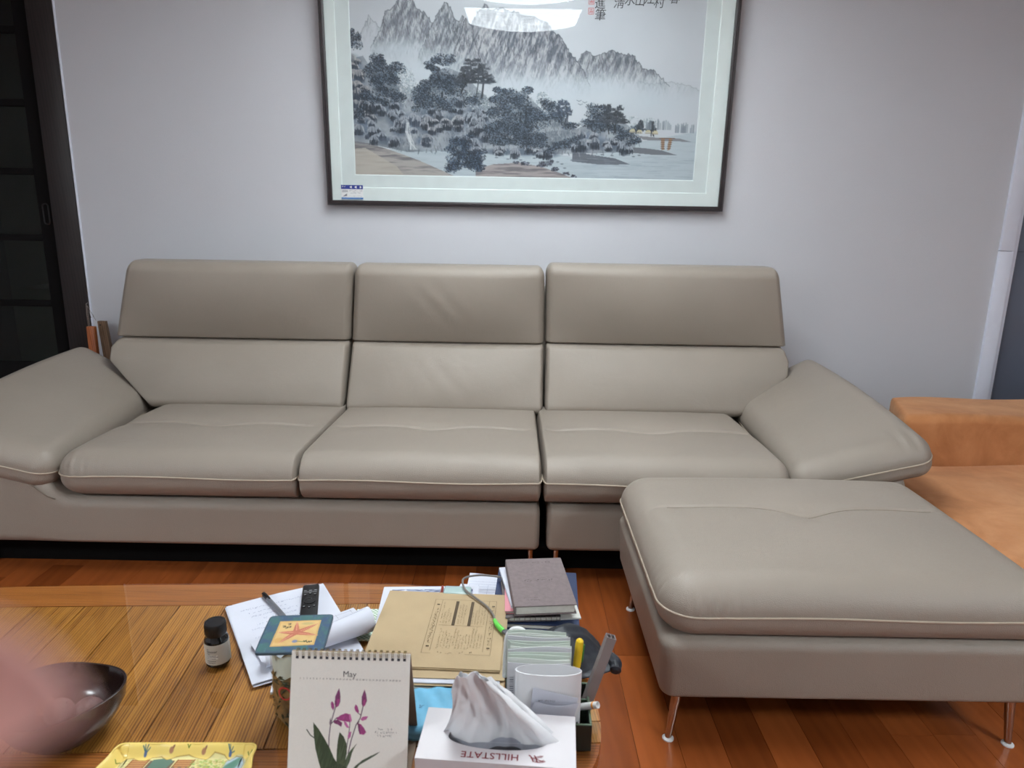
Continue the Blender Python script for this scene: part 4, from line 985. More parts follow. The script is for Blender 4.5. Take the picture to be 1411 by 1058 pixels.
# --- yellow printed tray
tr = thing('serving_tray', 'yellow tray with scalloped rim and printed cottage at the bottom edge', 'tray', (-0.502, 0.878, T0), math.radians(1.5))
def tray_paint():
    P = Paint(226, 166, 2.0, base=(236, 210, 122)); rng = np.random.default_rng(3)
    cx, cy = 113, 83
    scal = [(16, 26), (20, 17), (34, 16), (44, 20), (54, 20), (62, 14), (76, 13), (86, 18), (100, 14), (118, 11), (134, 15), (146, 18), (158, 10), (174, 12), (184, 20), (192, 12), (206, 14), (211, 26), (207, 40), (212, 60), (208, 80), (212, 100), (208, 125), (212, 145), (200, 156), (16, 156), (14, 130), (18, 100), (14, 70), (19, 45)]
    m = P.poly(scal); P.blend(m, (214, 206, 150)); 
    P.blend(m*np.clip((fbm(P.X*0.08, P.Y*0.25, 5)-0.4)*4, 0, 1)*0.5, (238, 226, 160))
    for k in range(0, 60, 6): P.blend(m*((np.abs(P.Y-20-k) < 0.5) & (P.X < 120)), (186, 176, 120))
    for x0 in (34, 104):
        P.blend(m*P.poly([(x0, 18), (x0+26, 18), (x0+20, 44), (x0-6, 44)]), (196, 146, 100))
        for k in range(6): P.line([(x0-4+k*0.6, 40-k*4), (x0+22+k*0.6, 40-k*4)], 0.8, (150, 100, 66))
        P.line([(x0, 18), (x0-6, 44)], 1.4, (140, 92, 60)); P.line([(x0+26, 18), (x0+20, 44)], 1.4, (140, 92, 60))
    P.blend(m*P.poly([(62, 20), (100, 20), (96, 46), (56, 46)]), (120, 104, 92)); P.blend(m*P.poly([(66, 18), (90, 14), (98, 22), (90, 40), (62, 44)]), (104, 130, 116))
    for _ in range(240):
        P.dab(rng.uniform(126, 186), rng.uniform(18, 60), rng.uniform(1, 3.4), rng.uniform(0.8, 2), (150+rng.uniform(-30, 40), 172+rng.uniform(-30, 20), 90), 0.6)
    P.dab(196, 28, 17, 17, (178, 200, 214), 1.0, 0, 4)
    for a, b in ((188, 34), (194, 28), (182, 40)): P.dab(a, b, 6, 17, (104, 146, 130), 0.9, 0.35, 3)
    for _ in range(120): P.dab(rng.uniform(20, 205), rng.uniform(70, 150), rng.uniform(2, 6), rng.uniform(2, 4), (130+rng.uniform(-30, 60), 150+rng.uniform(-30, 40), 90), 0.5)
    pts = scal+[scal[0]]; P.line(pts, 0.9, (170, 140, 80), 0.8)
    for x, c in ((50, (70, 110, 120)), (182, (70, 110, 120))):
        for k in range(7): P.line([(x, 10), (x+rng.uniform(-6, 6), rng.uniform(1, 8))], 0.9, c)
        P.dab(x, 10.5, 2.4, 3.4, (90, 110, 150), 1, 0, 3)
    for x in (90, 140): P.dab(x, 8, 3.6, 3.2, (176, 130, 100), 1, 0, 3); P.dab(x+3, 5, 1.6, 2.4, (150, 110, 84), 1, 0.5, 3)
    for x, y in ((12, 30), (116, 5), (214, 12), (10, 90), (216, 80)): P.line([(x, y), (x-3, y-4)], 1, (110, 130, 60)); P.line([(x, y), (x+3, y-5)], 1, (110, 130, 60))
    return P
PT = tray_paint()
def tray_h(u, v):
    x = (u-0.5)*0.226; y = (0.5-v)*0.166
    ang = np.arctan2(y/0.083, x/0.113)
    e = np.minimum(0.113-np.abs(x), 0.083-np.abs(y))
    sc = 0.0015*np.sin(x*95)*(np.abs(y) > 0.06)+0.0015*np.sin(y*100)*(np.abs(x) > 0.09)
    rim = 1-np.clip((e+sc)/0.016, 0, 1); rim = rim*rim*(3-2*rim)
    # rounded outline
    k = np.maximum(np.abs(x)-0.098, 0); q = np.maximum(np.abs(y)-0.068, 0); d = np.hypot(k, q); s = np.where(d > 0.015, 0.015/np.maximum(d, 1e-9), 1)
    X = np.sign(x)*(np.minimum(np.abs(x), 0.098)+k*s); Y = np.sign(y)*(np.minimum(np.abs(y), 0.068)+q*s)
    X = X*(1+0.03*np.sin(Y*75)*(np.abs(X) > 0.09)); 
    return X, Y, 0.0035+0.0155*rim
print_mesh('printed_face', PT, lambda u, v: tray_h(u, v), printed('tray_melamine', 0.22), tr)
gb = G(); nu, nv = 61, 45
U, V = np.meshgrid(np.linspace(0, 1, nu), np.linspace(0, 1, nv), indexing='ij'); X, Y, Z = tray_h(U, V)
gb.add(np.stack([X, Y, np.maximum(Z-0.0030, 0)], -1).reshape(-1, 3), [(i*nv+j, (i+1)*nv+j, (i+1)*nv+j+1, i*nv+j+1) for i in range(nu-1) for j in range(nv-1)])
bd = [(i, 0) for i in range(nu)]+[(nu-1, j) for j in range(1, nv)]+[(i, nv-1) for i in range(nu-2, -1, -1)]+[(0, j) for j in range(nv-2, 0, -1)]
gb.tube([(X[i, j], Y[i, j], Z[i, j]-0.0012) for i, j in bd], 0.0019, 6, True)
gb.obj('tray_base', mat('tray_yellow', (236, 208, 118), 0.25, var=0.02), tr, deg=70)
text('N BEAR', 0.0125, frameM((-0.004, 0.0445, 0.0041), (1, 0, 0), (0, 1, 0)), mat('tray_letter', (96, 100, 84), 0.5, var=0), tr, space=1.5)
# --- handwritten sheets
SHR = math.radians(24)
hs = thing('handwritten_sheet', 'white sheets covered with blue handwriting under the pen and remote', 'paper', (-0.445, 1.305, T0), SHR+math.radians(6))
# local: x to the right along the far edge, y away; A4
A4W, A4H = 0.211, 0.297
def page(u, v, z0, lift): 
    x = (u-0.5)*A4W; y = (v-0.5)*A4H
    z = z0+0.003*math.sin(u*3.1)*math.sin(v*2.2)
    return (x, y, z)
for i, (dx, dy, rz) in enumerate(((0.002, -0.003, 0.0), (-0.001, 0.001, 0.01), (0, 0, 0))):
    c, s = math.cos(rz), math.sin(rz)
    G().sheet(lambda u, v: ((lambda p: (p[0]*c-p[1]*s+dx, p[0]*s+p[1]*c+dy, p[2]))(page(u, v, 0.0008+0.0022*i, 0))), 14, 18, 0.0005).obj('sheet', PAPER, hs, deg=60)
g = G(); random.seed(21)
for r in range(13):
    y = 0.105-r*0.0165; x0 = -0.085+random.uniform(0, 0.02); L = random.uniform(0.08, 0.165)
    if r in (3, 6, 10): L *= 0.6; x0 += 0.03
    M = Matrix.Translation((0, 0, 0.0092))
    scribble(g, x0, y+random.uniform(-0.002, 0.002), L, 0.0052, M, 0.0008)
o = g.obj('handwriting', INKB, hs, smooth=False); o['kind'] = 'stuff'
# --- printed sheet curled over at its front edge
ps = thing('printed_sheet', 'white printed table sheet curling up between the handwritten paper and the envelope', 'paper', (-0.368, 1.232, T0), math.radians(36))
def sheetB(u, v):
    """near edge rolls upwards and over, away from the viewer"""
    R = 0.0155+0.0095*u; x = (u-0.5)*0.215; Lr = 0.0155*4.6+0.0095*u*4.6; L = v*(Lr+0.085)
    if L > Lr:
        t = L-Lr; return (x, t, 0.0105+0.010*math.sin(math.pi*min(1, t/0.12))*(0.2+0.8*u))
    a = (Lr-L)/R
    return (x, -R*math.sin(a), 0.0105+R*(1-math.cos(a)))
pb = G().sheet(sheetB, 16, 60, 0.0005).obj('sheet', PAPER, ps, deg=60)
g = G()
def on_sheet(fn, pts, w):
    for a, b in zip(pts[:-1], pts[1:]):
        k = 8
        for i in range(k):
            q0 = [a[j]+(b[j]-a[j])*i/k for j in (0, 1)]; q1 = [a[j]+(b[j]-a[j])*(i+1)/k for j in (0, 1)]
            p0, p1 = Vector(fn(*q0)), Vector(fn(*q1)); d = (p1-p0).normalized(); n = d.cross(Vector((0, 0, 1)))*w/2; up = Vector((0, 0, 0.0008))
            g.add([tuple(p0-n+up), tuple(p1-n+up), tuple(p1+n+up), tuple(p0+n+up)], [(0, 1, 2, 3)])
for v in (0.16, 0.45, 0.62, 0.80, 0.95): on_sheet(sheetB, [(0.1, v), (0.97, v)], 0.0006)
for u in (0.15, 0.40, 0.62, 0.80, 0.95): on_sheet(sheetB, [(u, 0.44), (u, 0.97)], 0.0006)
o = g.obj('ruled_table', INKL, pb, smooth=False); o['kind'] = 'stuff'
g = G()
for u, v in ((0.66, 0.66), (0.84, 0.70), (0.70, 0.85), (0.86, 0.86), (0.5, 0.9)):
    p = Vector(sheetB(u, v)); scribble(g, p.x, p.y, 0.022, 0.003, Matrix.Translation((0, 0, p.z+0.002)), 0.0006)
o = g.obj('printed_figures', INK, pb, smooth=False); o['kind'] = 'stuff'
# --- pen
pn = thing('ballpoint_pen', 'grey ballpoint pen with a black clip lying on the handwritten sheets', 'pen', (-0.502, 1.372, T0+0.0145), math.radians(-50))
rx = Matrix.Rotation(math.radians(90), 4, 'Y')
PENG = mat('pen_grey', (120, 122, 128), 0.3, metal=0.3)
G().lathe([(0, -0.070), (0.002, -0.066), (0.0045, -0.05), (0.005, -0.02), (0.005, 0.045), (0.0046, 0.055), (0, 0.055)], 18, fn=lambda p: tuple(rx @ Vector((p[0], p[1], -p[2])))).obj('barrel', PENG, pn)
G().lathe([(0, -0.066), (0.003, -0.066), (0.0035, -0.058), (0.0052, -0.056), (0.0052, -0.036), (0, -0.036)], 18, fn=lambda p: tuple(rx @ Vector((p[0], p[1], p[2])))).obj('end_cap', BLACKPL, pn)
G().rbox(-0.060, -0.026, -0.0018, 0.0018, 0.0052, 0.0070, 0.0006).obj('clip', BLACKPL, pn)
# --- remote control
rc = thing('remote_control', 'slim black remote control lying on the white sheets behind the coaster', 'remote', (-0.428, 1.378, T0+0.0105), math.radians(13))
G().rbox(-0.018, 0.018, -0.075, 0.075, 0.0, 0.014, 0.005, 3).obj('body', BLACKPL, rc)
WM = mat('remote_white_print', (170, 172, 176), 0.5, var=0); GLB = mat('gloss_black', (12, 12, 13), 0.12, var=0)
G().lathe([(0, 0.014), (0.0125, 0.014), (0.0125, 0.0155), (0.0095, 0.0155), (0.009, 0.0148), (0, 0.0150)], 28, 0, 0.0).obj('ring_button', GLB, rc)
for x, y in ((-0.0105, 0.026), (0.0, 0.031), (0.0105, 0.026), (-0.0105, -0.022), (0.0, -0.026), (0.0105, -0.022)):
    o = G().lathe([(0, 0.014), (0.0032, 0.014), (0.0030, 0.0152), (0, 0.0154)], 14, x, y).obj('button', GLB, rc)
    G().rbox(x-0.0018, x+0.0018, y-0.0007, y+0.0007, 0.0153, 0.0156, 0.0001, 1).obj('button_mark', WM, o)
G().rbox(-0.014, 0.014, 0.0385, 0.0395, 0.0139, 0.0143, 0.0002, 1).obj('slot_line', WM, rc)
for x in (-0.011, 0.0, 0.011): G().rbox(x-0.003, x+0.003, 0.0445, 0.0460, 0.0139, 0.0143, 0.0002, 1).obj('print_mark', WM, rc)
G().rbox(-0.009, 0.009, 0.0700, 0.0710, 0.0125, 0.0141, 0.0002, 1).obj('end_mark', WM, rc)
# --- small notebook peeping out below
nb = thing('spiral_notepad', 'small white spiral notepad under the curled sheets, left of the jar', 'notepad', (-0.380, 1.150, T0), math.radians(10))
G().rbox(-0.05, 0.05, -0.038, 0.05, 0, 0.004, 0.0005, 1).obj('pages', PAGES, nb); G().rbox(-0.05, 0.05, -0.038, 0.05, 0.0042, 0.005, 0.0002, 1).obj('cover', PAPER, nb)
for i in range(13): 
    x = -0.045+i*0.0075; G().tube([(x, -0.038+0.003*math.cos(a)+0.001, 0.0028+0.0032*math.sin(a)) for a in np.linspace(0, 2*math.pi, 11)[:-1]], 0.0005, 4, True).obj('ring', BLACKPL, nb)
# --- glass jar with herbs, coaster on top
jr = thing('glass_jar', 'glass jar of dried brown herbs behind the calendar, covered by a coaster', 'jar', (-0.353, 1.057, T0))
JG = glass('jar_glass', (0.95, 0.98, 0.96), 1.4)
G().lathe([(0, 0.0), (0.036, 0.0), (0.042, 0.004), (0.044, 0.012), (0.045, 0.11), (0.0445, 0.148)], 44).obj('shell', JG, jr)
HERB = mat('dried_herbs', (126, 92, 52), 0.85, var=0.45, vscale=60, bump=1.0, bscale=90); HERB2 = mat('dark_leaves', (66, 64, 44), 0.85, var=0.4, vscale=60, bump=1.0, bscale=90)
G().lathe([(0, 0.004), (0.036, 0.004), (0.0415, 0.012), (0.0425, 0.05), (0.042, 0.092), (0.030, 0.102), (0, 0.106)], 40, fn=lambda p: (p[0]*(1+0.02*math.sin(p[2]*300+p[0]*200)), p[1]*(1+0.02*math.sin(p[2]*260)), p[2]+0.003*math.sin(p[0]*160))).obj('herbs', HERB, jr, deg=80)
g = G(); random.seed(5)
for i in range(60):
    a = math.radians(random.uniform(-170, -10)); z = random.uniform(0.012, 0.098); r = 0.0428; L = random.uniform(0.006, 0.018); t = random.uniform(-1.2, 1.2)
    a1 = a+math.cos(t)*L/r; z1 = z+math.sin(t)*L
    g.tube([(r*math.cos(a), r*math.sin(a), z), (0.0432*math.cos((a+a1)/2), 0.0432*math.sin((a+a1)/2), (z+z1)/2+0.002), (r*math.cos(a1), r*math.sin(a1), z1)], [0.0006, 0.0016, 0.0006], 5)
o = g.obj('herb_stems', HERB2, jr); o['kind'] = 'stuff'
G().sheet(lambda u, v: (0.0415*math.cos(math.radians(-175+u*110)), 0.0415*math.sin(math.radians(-175+u*110)), 0.098+v*0.042+0.006*math.sin(u*9)), 20, 5, 0.0004).obj('paper_liner', PAPER2, jr, deg=60)
RED = mat('red_label', (190, 52, 46), 0.5, var=0)
o = G().sheet(lambda u, v: ((lambda a, q: (0.0455*math.cos(math.radians(-104)+q*math.cos(a)/0.0455), 0.0455*math.sin(math.radians(-104)+q*math.cos(a)/0.0455), 0.072+q*math.sin(a)))(2*math.pi*u, 0.0095+0.003*v)), 33, 2, 0.0003).obj('red_round_mark', RED, jr)
cs = thing('starfish_coaster', 'square blue green coaster with a starfish picture lying on the jar', 'coaster', (-0.356, 1.062, T0+0.1485), math.radians(5))
G().prism(smooth_poly([(-0.053, -0.053), (-0.045, -0.055), (0.045, -0.055), (0.053, -0.053), (0.055, -0.045), (0.055, 0.045), (0.053, 0.053), (0.045, 0.055), (-0.045, 0.055), (-0.053, 0.053), (-0.055, 0.045), (-0.055, -0.045)], 1), 0, 0.0042).obj('cork_base', mat('coaster_edge', (60, 78, 92), 0.7, var=0.1), cs, deg=40)
def coaster_paint():
    P = Paint(110, 110, 2.0, base=(74, 98, 112)); rng = np.random.default_rng(9)
    t = fbm(P.X*0.09, P.Y*0.09, 12); P.blend(np.clip((t-0.42)*5, 0, 1)*0.7, (74, 116, 110)); P.blend(np.clip((0.45-t)*5, 0, 1)*0.6, (64, 84, 124))
    for _ in range(60): P.dab(rng.uniform(0, 110), rng.uniform(0, 110), 1.5, 3, (90, 130, 140), 0.35)
    m = P.poly([(20, 17), (92, 16), (93, 92), (19, 94)]); P.blend(m, (200, 164, 104))
    m2 = P.poly([(23, 20), (89, 19), (90, 89), (22, 91)]); t2 = fbm(P.X*0.05, P.Y*0.05, 14); P.blend(m2, (212, 180, 122)); P.blend(m2*np.clip((t2-0.45)*4, 0, 1)*0.6, (196, 158, 104))
    P.dab(30, 76, 10, 9, (196, 148, 84), 0.6); P.dab(70, 26, 12, 5, (170, 160, 110), 0.6)
    c = (55, 54); out = []
    arms = [(-98, 36), (-38, 46), (14, 42), (128, 40), (184, 34)]
    for a, L in arms:
        ar = math.radians(a); ex, ey = c[0]+L*math.cos(ar), c[1]+L*math.sin(ar); n = (-math.sin(ar), math.cos(ar))
        P.blend(P.poly([(c[0]+n[0]*6, c[1]+n[1]*6), (c[0]+L*0.5*math.cos(ar)+n[0]*4, c[1]+L*0.5*math.sin(ar)+n[1]*4), (ex, ey), (c[0]+L*0.5*math.cos(ar)-n[0]*4, c[1]+L*0.5*math.sin(ar)-n[1]*4), (c[0]-n[0]*6, c[1]-n[1]*6)]), (180, 108, 86))
        for k in range(14):
            q = k/14*L; P.dab(c[0]+q*math.cos(ar), c[1]+q*math.sin(ar), 1.1, 1.1, (236, 176, 146), 0.9); 
            if k < 10: P.dab(c[0]+q*math.cos(ar)+n[0]*2.6, c[1]+q*math.sin(ar)+n[1]*2.6, 0.9, 0.9, (226, 150, 120), 0.8)
    P.dab(c[0], c[1], 6, 6, (184, 112, 90), 0.9)
    P.dab(58, 80, 5, 4.5, (120, 128, 160), 1, 0, 3); P.line([(62, 80), (72, 82), (78, 78)], 1.4, (70, 110, 70))
    for x, y in ((75, 81), (80, 83), (84, 82)): P.line([(x-2, y-2), (x, y+2), (x+2, y-2), (x+3, y+1)], 1.3, (54, 58, 40))
    for x, y in ((38, 27), (30, 34), (35, 38), (40, 36)): P.line([(x-2, y-2), (x+2, y-2.5), (x+2, y+1), (x-1, y+2)], 1.5, (60, 52, 44))
    return P
print_mesh('picture_face', coaster_paint(), lambda u, v: ((lambda x, y: (np.clip(x, -0.0525, 0.0525), np.clip(y, -0.0525, 0.0525), 0.0044+0*u))((u-0.5)*0.105, (0.5-v)*0.105)), printed('coaster_print', 0.3), cs)
# --- desk calendar
cal = thing('desk_calendar', 'white spiral desk calendar page for May with a purple orchid', 'calendar', (-0.2375, 0.893, T0), math.radians(-1.0))
CALW, CALH = 0.180, 0.202; LEAN = math.radians(17)
def cp_(x, h, off=0.0): return (x, h*math.sin(LEAN)-off*math.cos(LEAN), h*math.cos(LEAN)+off*math.sin(LEAN))
def cal_paint():
    P = Paint(180, 202, 2.3, base=(236, 234, 226)); rng = np.random.default_rng(4)
    P.img += ((fbm(P.X*0.6, P.Y*0.6, 8, 3)-0.5)*6)[..., None]
    S = lambda x, y: ((x-60)/965*180, (y-72)/986*166*1.02)     # measured on an enlarged view of the page
    def leaf(pts, c, seed):
        m = P.poly([S(*p) for p in pts]); P.blend(m, c); t = np.clip((fbm(P.X*0.5+P.Y*0.12, P.Y*0.06, seed)-0.4)*4, 0, 1); P.blend(m*t*0.45, np.array(c)*1.45)
    stem = (92, 74, 88)
    P.line([S(388, 960), S(386, 800), S(395, 690), S(425, 560), S(440, 500)], 1.2, stem); P.line([S(545, 930), S(565, 820), S(600, 690), S(632, 630), S(650, 540), S(660, 480)], 1.2, stem)
    P.line([S(530, 900), S(545, 760), S(550, 690), S(548, 650)], 0.9, stem); P.line([S(395, 690), S(440, 635), S(470, 620)], 1.0, stem); P.line([S(600, 690), S(625, 660)], 0.9, stem); P.line([S(632, 600), S(612, 585), S(600, 560)], 0.9, stem)
    leaf([(255, 675), (300, 730), (350, 810), (395, 890), (430, 970), (470, 1030), (490, 1100), (340, 1100), (310, 1010), (280, 900), (262, 780)], (66, 78, 58), 1)
    leaf([(470, 752), (505, 790), (530, 850), (535, 930), (520, 1010), (490, 1080), (455, 1060), (452, 930), (458, 820)], (72, 82, 62), 2)
    leaf([(615, 842), (590, 890), (575, 930), (560, 1000), (535, 1060), (500, 1100), (480, 1090), (520, 1000), (545, 930), (575, 890)], (78, 90, 70), 3)
    leaf([(805, 906), (760, 945), (700, 985), (640, 1025), (600, 1075), (570, 1100), (600, 1040), (660, 985), (720, 950)], (74, 86, 70), 4)
    P.line([S(205, 740), S(235, 785), S(270, 810)], 1.4, (84, 92, 76))
    leaf([(330, 1060), (420, 1040), (480, 1020), (600, 1090), (620, 1190), (330, 1190)], (70, 80, 62), 6)
    def petal(pts, c, seed=0):
        m = P.poly([S(*p) for p in pts]); P.blend(m, c); t = np.clip((fbm(P.X*0.8, P.Y*0.25, 20+seed)-0.42)*4, 0, 1); P.blend(m*t*0.4, np.clip(np.array(c)*1.35, 0, 255))
    D, M_, L_ = (122, 66, 104), (160, 74, 128), (184, 104, 154)
    petal([(455, 378), (465, 430), (468, 490), (455, 530), (435, 545), (422, 520), (425, 450), (440, 410)], D); petal([(440, 470), (462, 470), (455, 530), (436, 540)], M_, 2); petal([(400, 490), (416, 510), (422, 545), (412, 570), (396, 545), (391, 510)], M_, 3)
    petal([(660, 382), (675, 430), (682, 480), (668, 520), (650, 535), (640, 505), (638, 450), (650, 410)], D, 4); petal([(655, 470), (672, 468), (668, 520), (652, 530)], M_, 5); petal([(592, 513), (608, 530), (622, 575), (612, 588), (592, 570), (582, 540)], M_, 6)
    petal([(695, 613), (680, 640), (650, 652), (634, 640), (650, 618), (670, 612)], L_, 7)
    petal([(440, 640), (470, 610), (515, 590), (550, 600), (562, 640), (545, 665), (505, 660), (470, 655)], M_, 8); petal([(415, 660), (450, 645), (490, 672), (482, 708), (455, 690), (425, 680)], D, 9); petal([(500, 660), (520, 665), (548, 715), (530, 715), (508, 690)], L_, 10); petal([(540, 600), (552, 596), (566, 650), (556, 668), (546, 640)], L_, 11)
    petal([(612, 672), (640, 680), (668, 715), (684, 748), (665, 770), (630, 765), (618, 715)], M_, 12); petal([(612, 672), (630, 676), (640, 765), (622, 740)], D, 13)
    petal([(548, 750), (565, 745), (560, 790), (545, 810), (536, 785)], L_, 14); petal([(388, 650), (398, 625), (396, 690), (384, 690)], (130, 110, 120), 15)
    return P
print_mesh('calendar_page', cal_paint(), lambda u, v: cp_((u-0.5)*CALW, CALH*(1-v), 0.0022+0*u), printed('calendar_paper', 0.75, 0.25), cal)
BOARD = mat('calendar_board', (206, 202, 192), 0.8, var=0.02); KRAFTB = mat('calendar_back_board', (150, 128, 110), 0.8, var=0.04)
MB_ = Matrix.Rotation(-LEAN, 4, 'X')
fb = G().box(-CALW/2, CALW/2, -0.0019, -0.0002, 0, CALH, MB_).obj('front_pages', BOARD, cal, smooth=False)
topy, topz = CALH*math.sin(LEAN), CALH*math.cos(LEAN)
BL = math.atan2(0.118-topy, topz); Mb = Matrix.Translation((0, topy+0.001, topz)) @ Matrix.Rotation(BL, 4, 'X')
G().box(-CALW/2, CALW/2, -0.0012, 0.0012, -math.hypot(0.118-topy, topz)+0.001, 0, Mb).obj('back_board', KRAFTB, cal, smooth=False)
G().box(-CALW/2, CALW/2, 0.004, 0.114, 0.0004, 0.0018).obj('foot_board', KRAFTB, cal, smooth=False)
GOLD = mat('antique_wire', (150, 130, 84), 0.35, metal=0.9)
for i in range(19):
    x = -CALW/2+0.0085+i*(CALW-0.017)/18
    for dx in (-0.0011, 0.0011):
        G().tube([(x+dx, topy+0.0045*math.cos(a)*1.05, topz-0.0015+0.0058*math.sin(a)) for a in np.linspace(math.radians(-140), math.radians(215), 16)], 0.0005, 5).obj('ring', GOLD, cal)
    a0 = cp_(x, CALH-0.0085, 0.0024); G().add([cp_(x-0.0021, CALH-0.0105, 0.0025), cp_(x+0.0021, CALH-0.0105, 0.0025), cp_(x+0.0021, CALH-0.0065, 0.0025), cp_(x-0.0021, CALH-0.0065, 0.0025)], [(0, 1, 2, 3)]).obj('punched_hole', INK, cal, smooth=False)
CM = lambda x, h: frameM(cp_(x, h, 0.0026), (1, 0, 0), (0, math.sin(LEAN), math.cos(LEAN)))
GREY = mat('calendar_grey_ink', (96, 96, 96), 0.8, var=0)
text('May', 0.0125, CM(-0.001, CALH-0.032), GREY, cal, ext=0)
for dday in range(31): text(str(dday+1), 0.0034, CM(-0.0755+dday*0.151/30, CALH-0.0395), GREY, cal, name='date_numeral', ext=0)
g = G(); random.seed(33)
for (x, h, L) in ((0.047, 0.0865, 0.021), (0.0425, 0.0815, 0.031), (0.0465, 0.0767, 0.021)): scribble(g, x-0.002, CALH-0.1175+(h-0.0815)*1.0, L, 0.0030, frameM(cp_(0, 0, 0.0026), (1, 0, 0), (0, math.sin(LEAN), math.cos(LEAN))), 0.00045, 0, 1.4)
o = g.obj('small_verse', GREY, cal, smooth=False); o['kind'] = 'stuff'

# --- pile of papers, right of the calendar, from the glass upwards
def slab(name, cx, cy, z, w, d, h, rz, m, label, cat, group=None, bev=0.0006):
    return tag(G().rbox(-w/2, w/2, -d/2, d/2, 0, h, bev, 1).obj(name, m, None, loc=(cx, cy, z), rotz=math.radians(rz)), label, cat, group)
KRAFT = mat('kraft_paper', (178, 156, 121), 0.75, var=0.03, bump=0.15, bscale=220)
GREENP = mat('pale_green_paper', (196, 208, 192), 0.75, var=0.04)
MESHG = NT('green_pattern_paper'); _v = MESHG.coords('Object', (1, 1, 1)); _w = MESHG.n('ShaderNodeTexChecker'); _w.inputs['Scale'].default_value = 210; _w.inputs['Color1'].default_value = rgba((150, 178, 150)); _w.inputs['Color2'].default_value = rgba((222, 228, 218)); MESHG.l(_v, _w.inputs[0]); MESHG.l(_w.outputs[0], MESHG.b.inputs['Base Color']); MESHG = MESHG.m
slab('patterned_envelope', -0.262, 1.330, T0, 0.125, 0.115, 0.0035, 3, MESHG, 'green and white checked envelope half under the kraft envelope', 'envelope')
# light blue wipes packet
wp = thing('wet_wipes_packet', 'light blue soft packet squeezed between the calendar and the tissue box', 'packet', (-0.135, 1.048, T0), math.radians(8))
BLUEPK = mat('light_blue_film', (112, 178, 210), 0.28, var=0.10, vscale=30, bump=0.5, bscale=60)
def pk(P, n):
    x = P[:, 0]/0.075; y = P[:, 1]/0.055
    return np.stack([P[:, 0], P[:, 1], 0.013+P[:, 2]*(0.45+0.55*(1-np.abs(x)**3))+0.0015*np.sin(P[:, 0]*190+P[:, 1]*80)], 1)
cushion('pouch', (0.15, 0.11, 0.026), ((0.012, 0.012), (0.010, 0.010), (0.011, 0.011)), (26, 18, 2), pk, BLUEPK, wp, 4)
g = G(); random.seed(3); scribble(g, -0.045, -0.006, 0.03, 0.010, Matrix.Translation((0, 0, 0.0268)), 0.0012); scribble(g, -0.046, 0.010, 0.025, 0.006, Matrix.Translation((0, 0, 0.0268)), 0.0008)
o = g.obj('film_print', mat('packet_print', (34, 70, 110), 0.5, var=0), wp, smooth=False); o['kind'] = 'stuff'
# papers with pale green and white edges
zz = T0+0.0005
slab('green_booklet', -0.125, 1.205, zz, 0.215, 0.215, 0.012, 2, GREENP, 'pale green booklet lowest in the pile under the kraft envelopes', 'booklet')
slab('white_booklet', -0.122, 1.215, zz+0.0125, 0.22, 0.22, 0.006, -2, PAPER2, 'off-white booklet lying directly on the pale green booklet', 'booklet')
slab('pink_grey_booklet', -0.122, 1.226, zz+0.019, 0.215, 0.22, 0.006, 3, mat('grey_pink_cover', (164, 148, 150), 0.6, var=0.05), 'greyish pink booklet lying under the lower kraft envelope', 'booklet')
# white framed print behind the envelope
wb = thing('picture_book', 'white bordered book with a blue grey cover picture behind the kraft envelope', 'book', (-0.165, 1.385, T0), math.radians(3))
G().rbox(-0.112, 0.102, -0.075, 0.072, 0, 0.020, 0.001, 1).obj('block', PAPER, wb)
def wavep():
    P = Paint(180, 120, 1.5, base=(150, 158, 178)); t = fbm(P.X*0.05, P.Y*0.12, 6, 5); P.blend(np.clip((t-0.45)*6, 0, 1), (74, 84, 116)); P.blend(np.clip((fbm(P.X*0.1, P.Y*0.2, 16, 4)-0.55)*7, 0, 1), (206, 210, 220)); return P
print_mesh('cover_picture', wavep(), lambda u, v: (-0.092+0.180*u, 0.058-0.120*v, 0.0203+0*u), printed('book_print', 0.45), wb)
# kraft envelopes
e2 = thing('kraft_envelope', 'lower kraft envelope showing its front edge with white papers inside', 'envelope', (-0.130, 1.232, T0+0.026), math.radians(-1.0))
G().sheet(lambda u, v: ((u-0.5)*0.255, (v-0.5)*0.262, 0.0005), 8, 8, 0.0008).obj('back_sheet', KRAFT, e2)
G().sheet(lambda u, v: ((u-0.5)*0.235+0.002, (v-0.5)*0.250-0.002, 0.0022+0.001*math.sin(u*3)), 8, 8, 0.0016).obj('letter', PAPER, e2)
G().sheet(lambda u, v: ((u-0.5)*0.255, -0.117+v*0.245, 0.0042+0.0015*math.sin(u*3.1)*(1-v)), 12, 8, 0.0008).obj('front_sheet', KRAFT, e2)
e1 = thing('kraft_envelope', 'uppermost kraft envelope with a printed block of black text', 'envelope', (-0.136, 1.270, T0+0.0335), math.radians(-2.5))
E1 = lambda u, v: ((u-0.5)*0.258, (v-0.5)*0.262, 0.0025+0.0022*math.sin(u*3.1+0.3)*math.sin(v*3.1))
G().sheet(lambda u, v: (E1(u, v)[0], E1(u, v)[1]-0.002, 0.0006), 8, 8, 0.0008).obj('back_sheet', KRAFT, e1)
G().sheet(E1, 14, 14, 0.0008).obj('front_sheet', KRAFT, e1)
KINK = mat('kraft_ink', (84, 70, 52), 0.8, var=0)
g = G(); random.seed(8)
# the print runs along the envelope: text direction is local -y .. rotated by 90 degrees
EM = Matrix.Translation((0.0395, 0.0205, 0.0057)) @ Matrix.Rotation(math.radians(90), 4, 'Z')
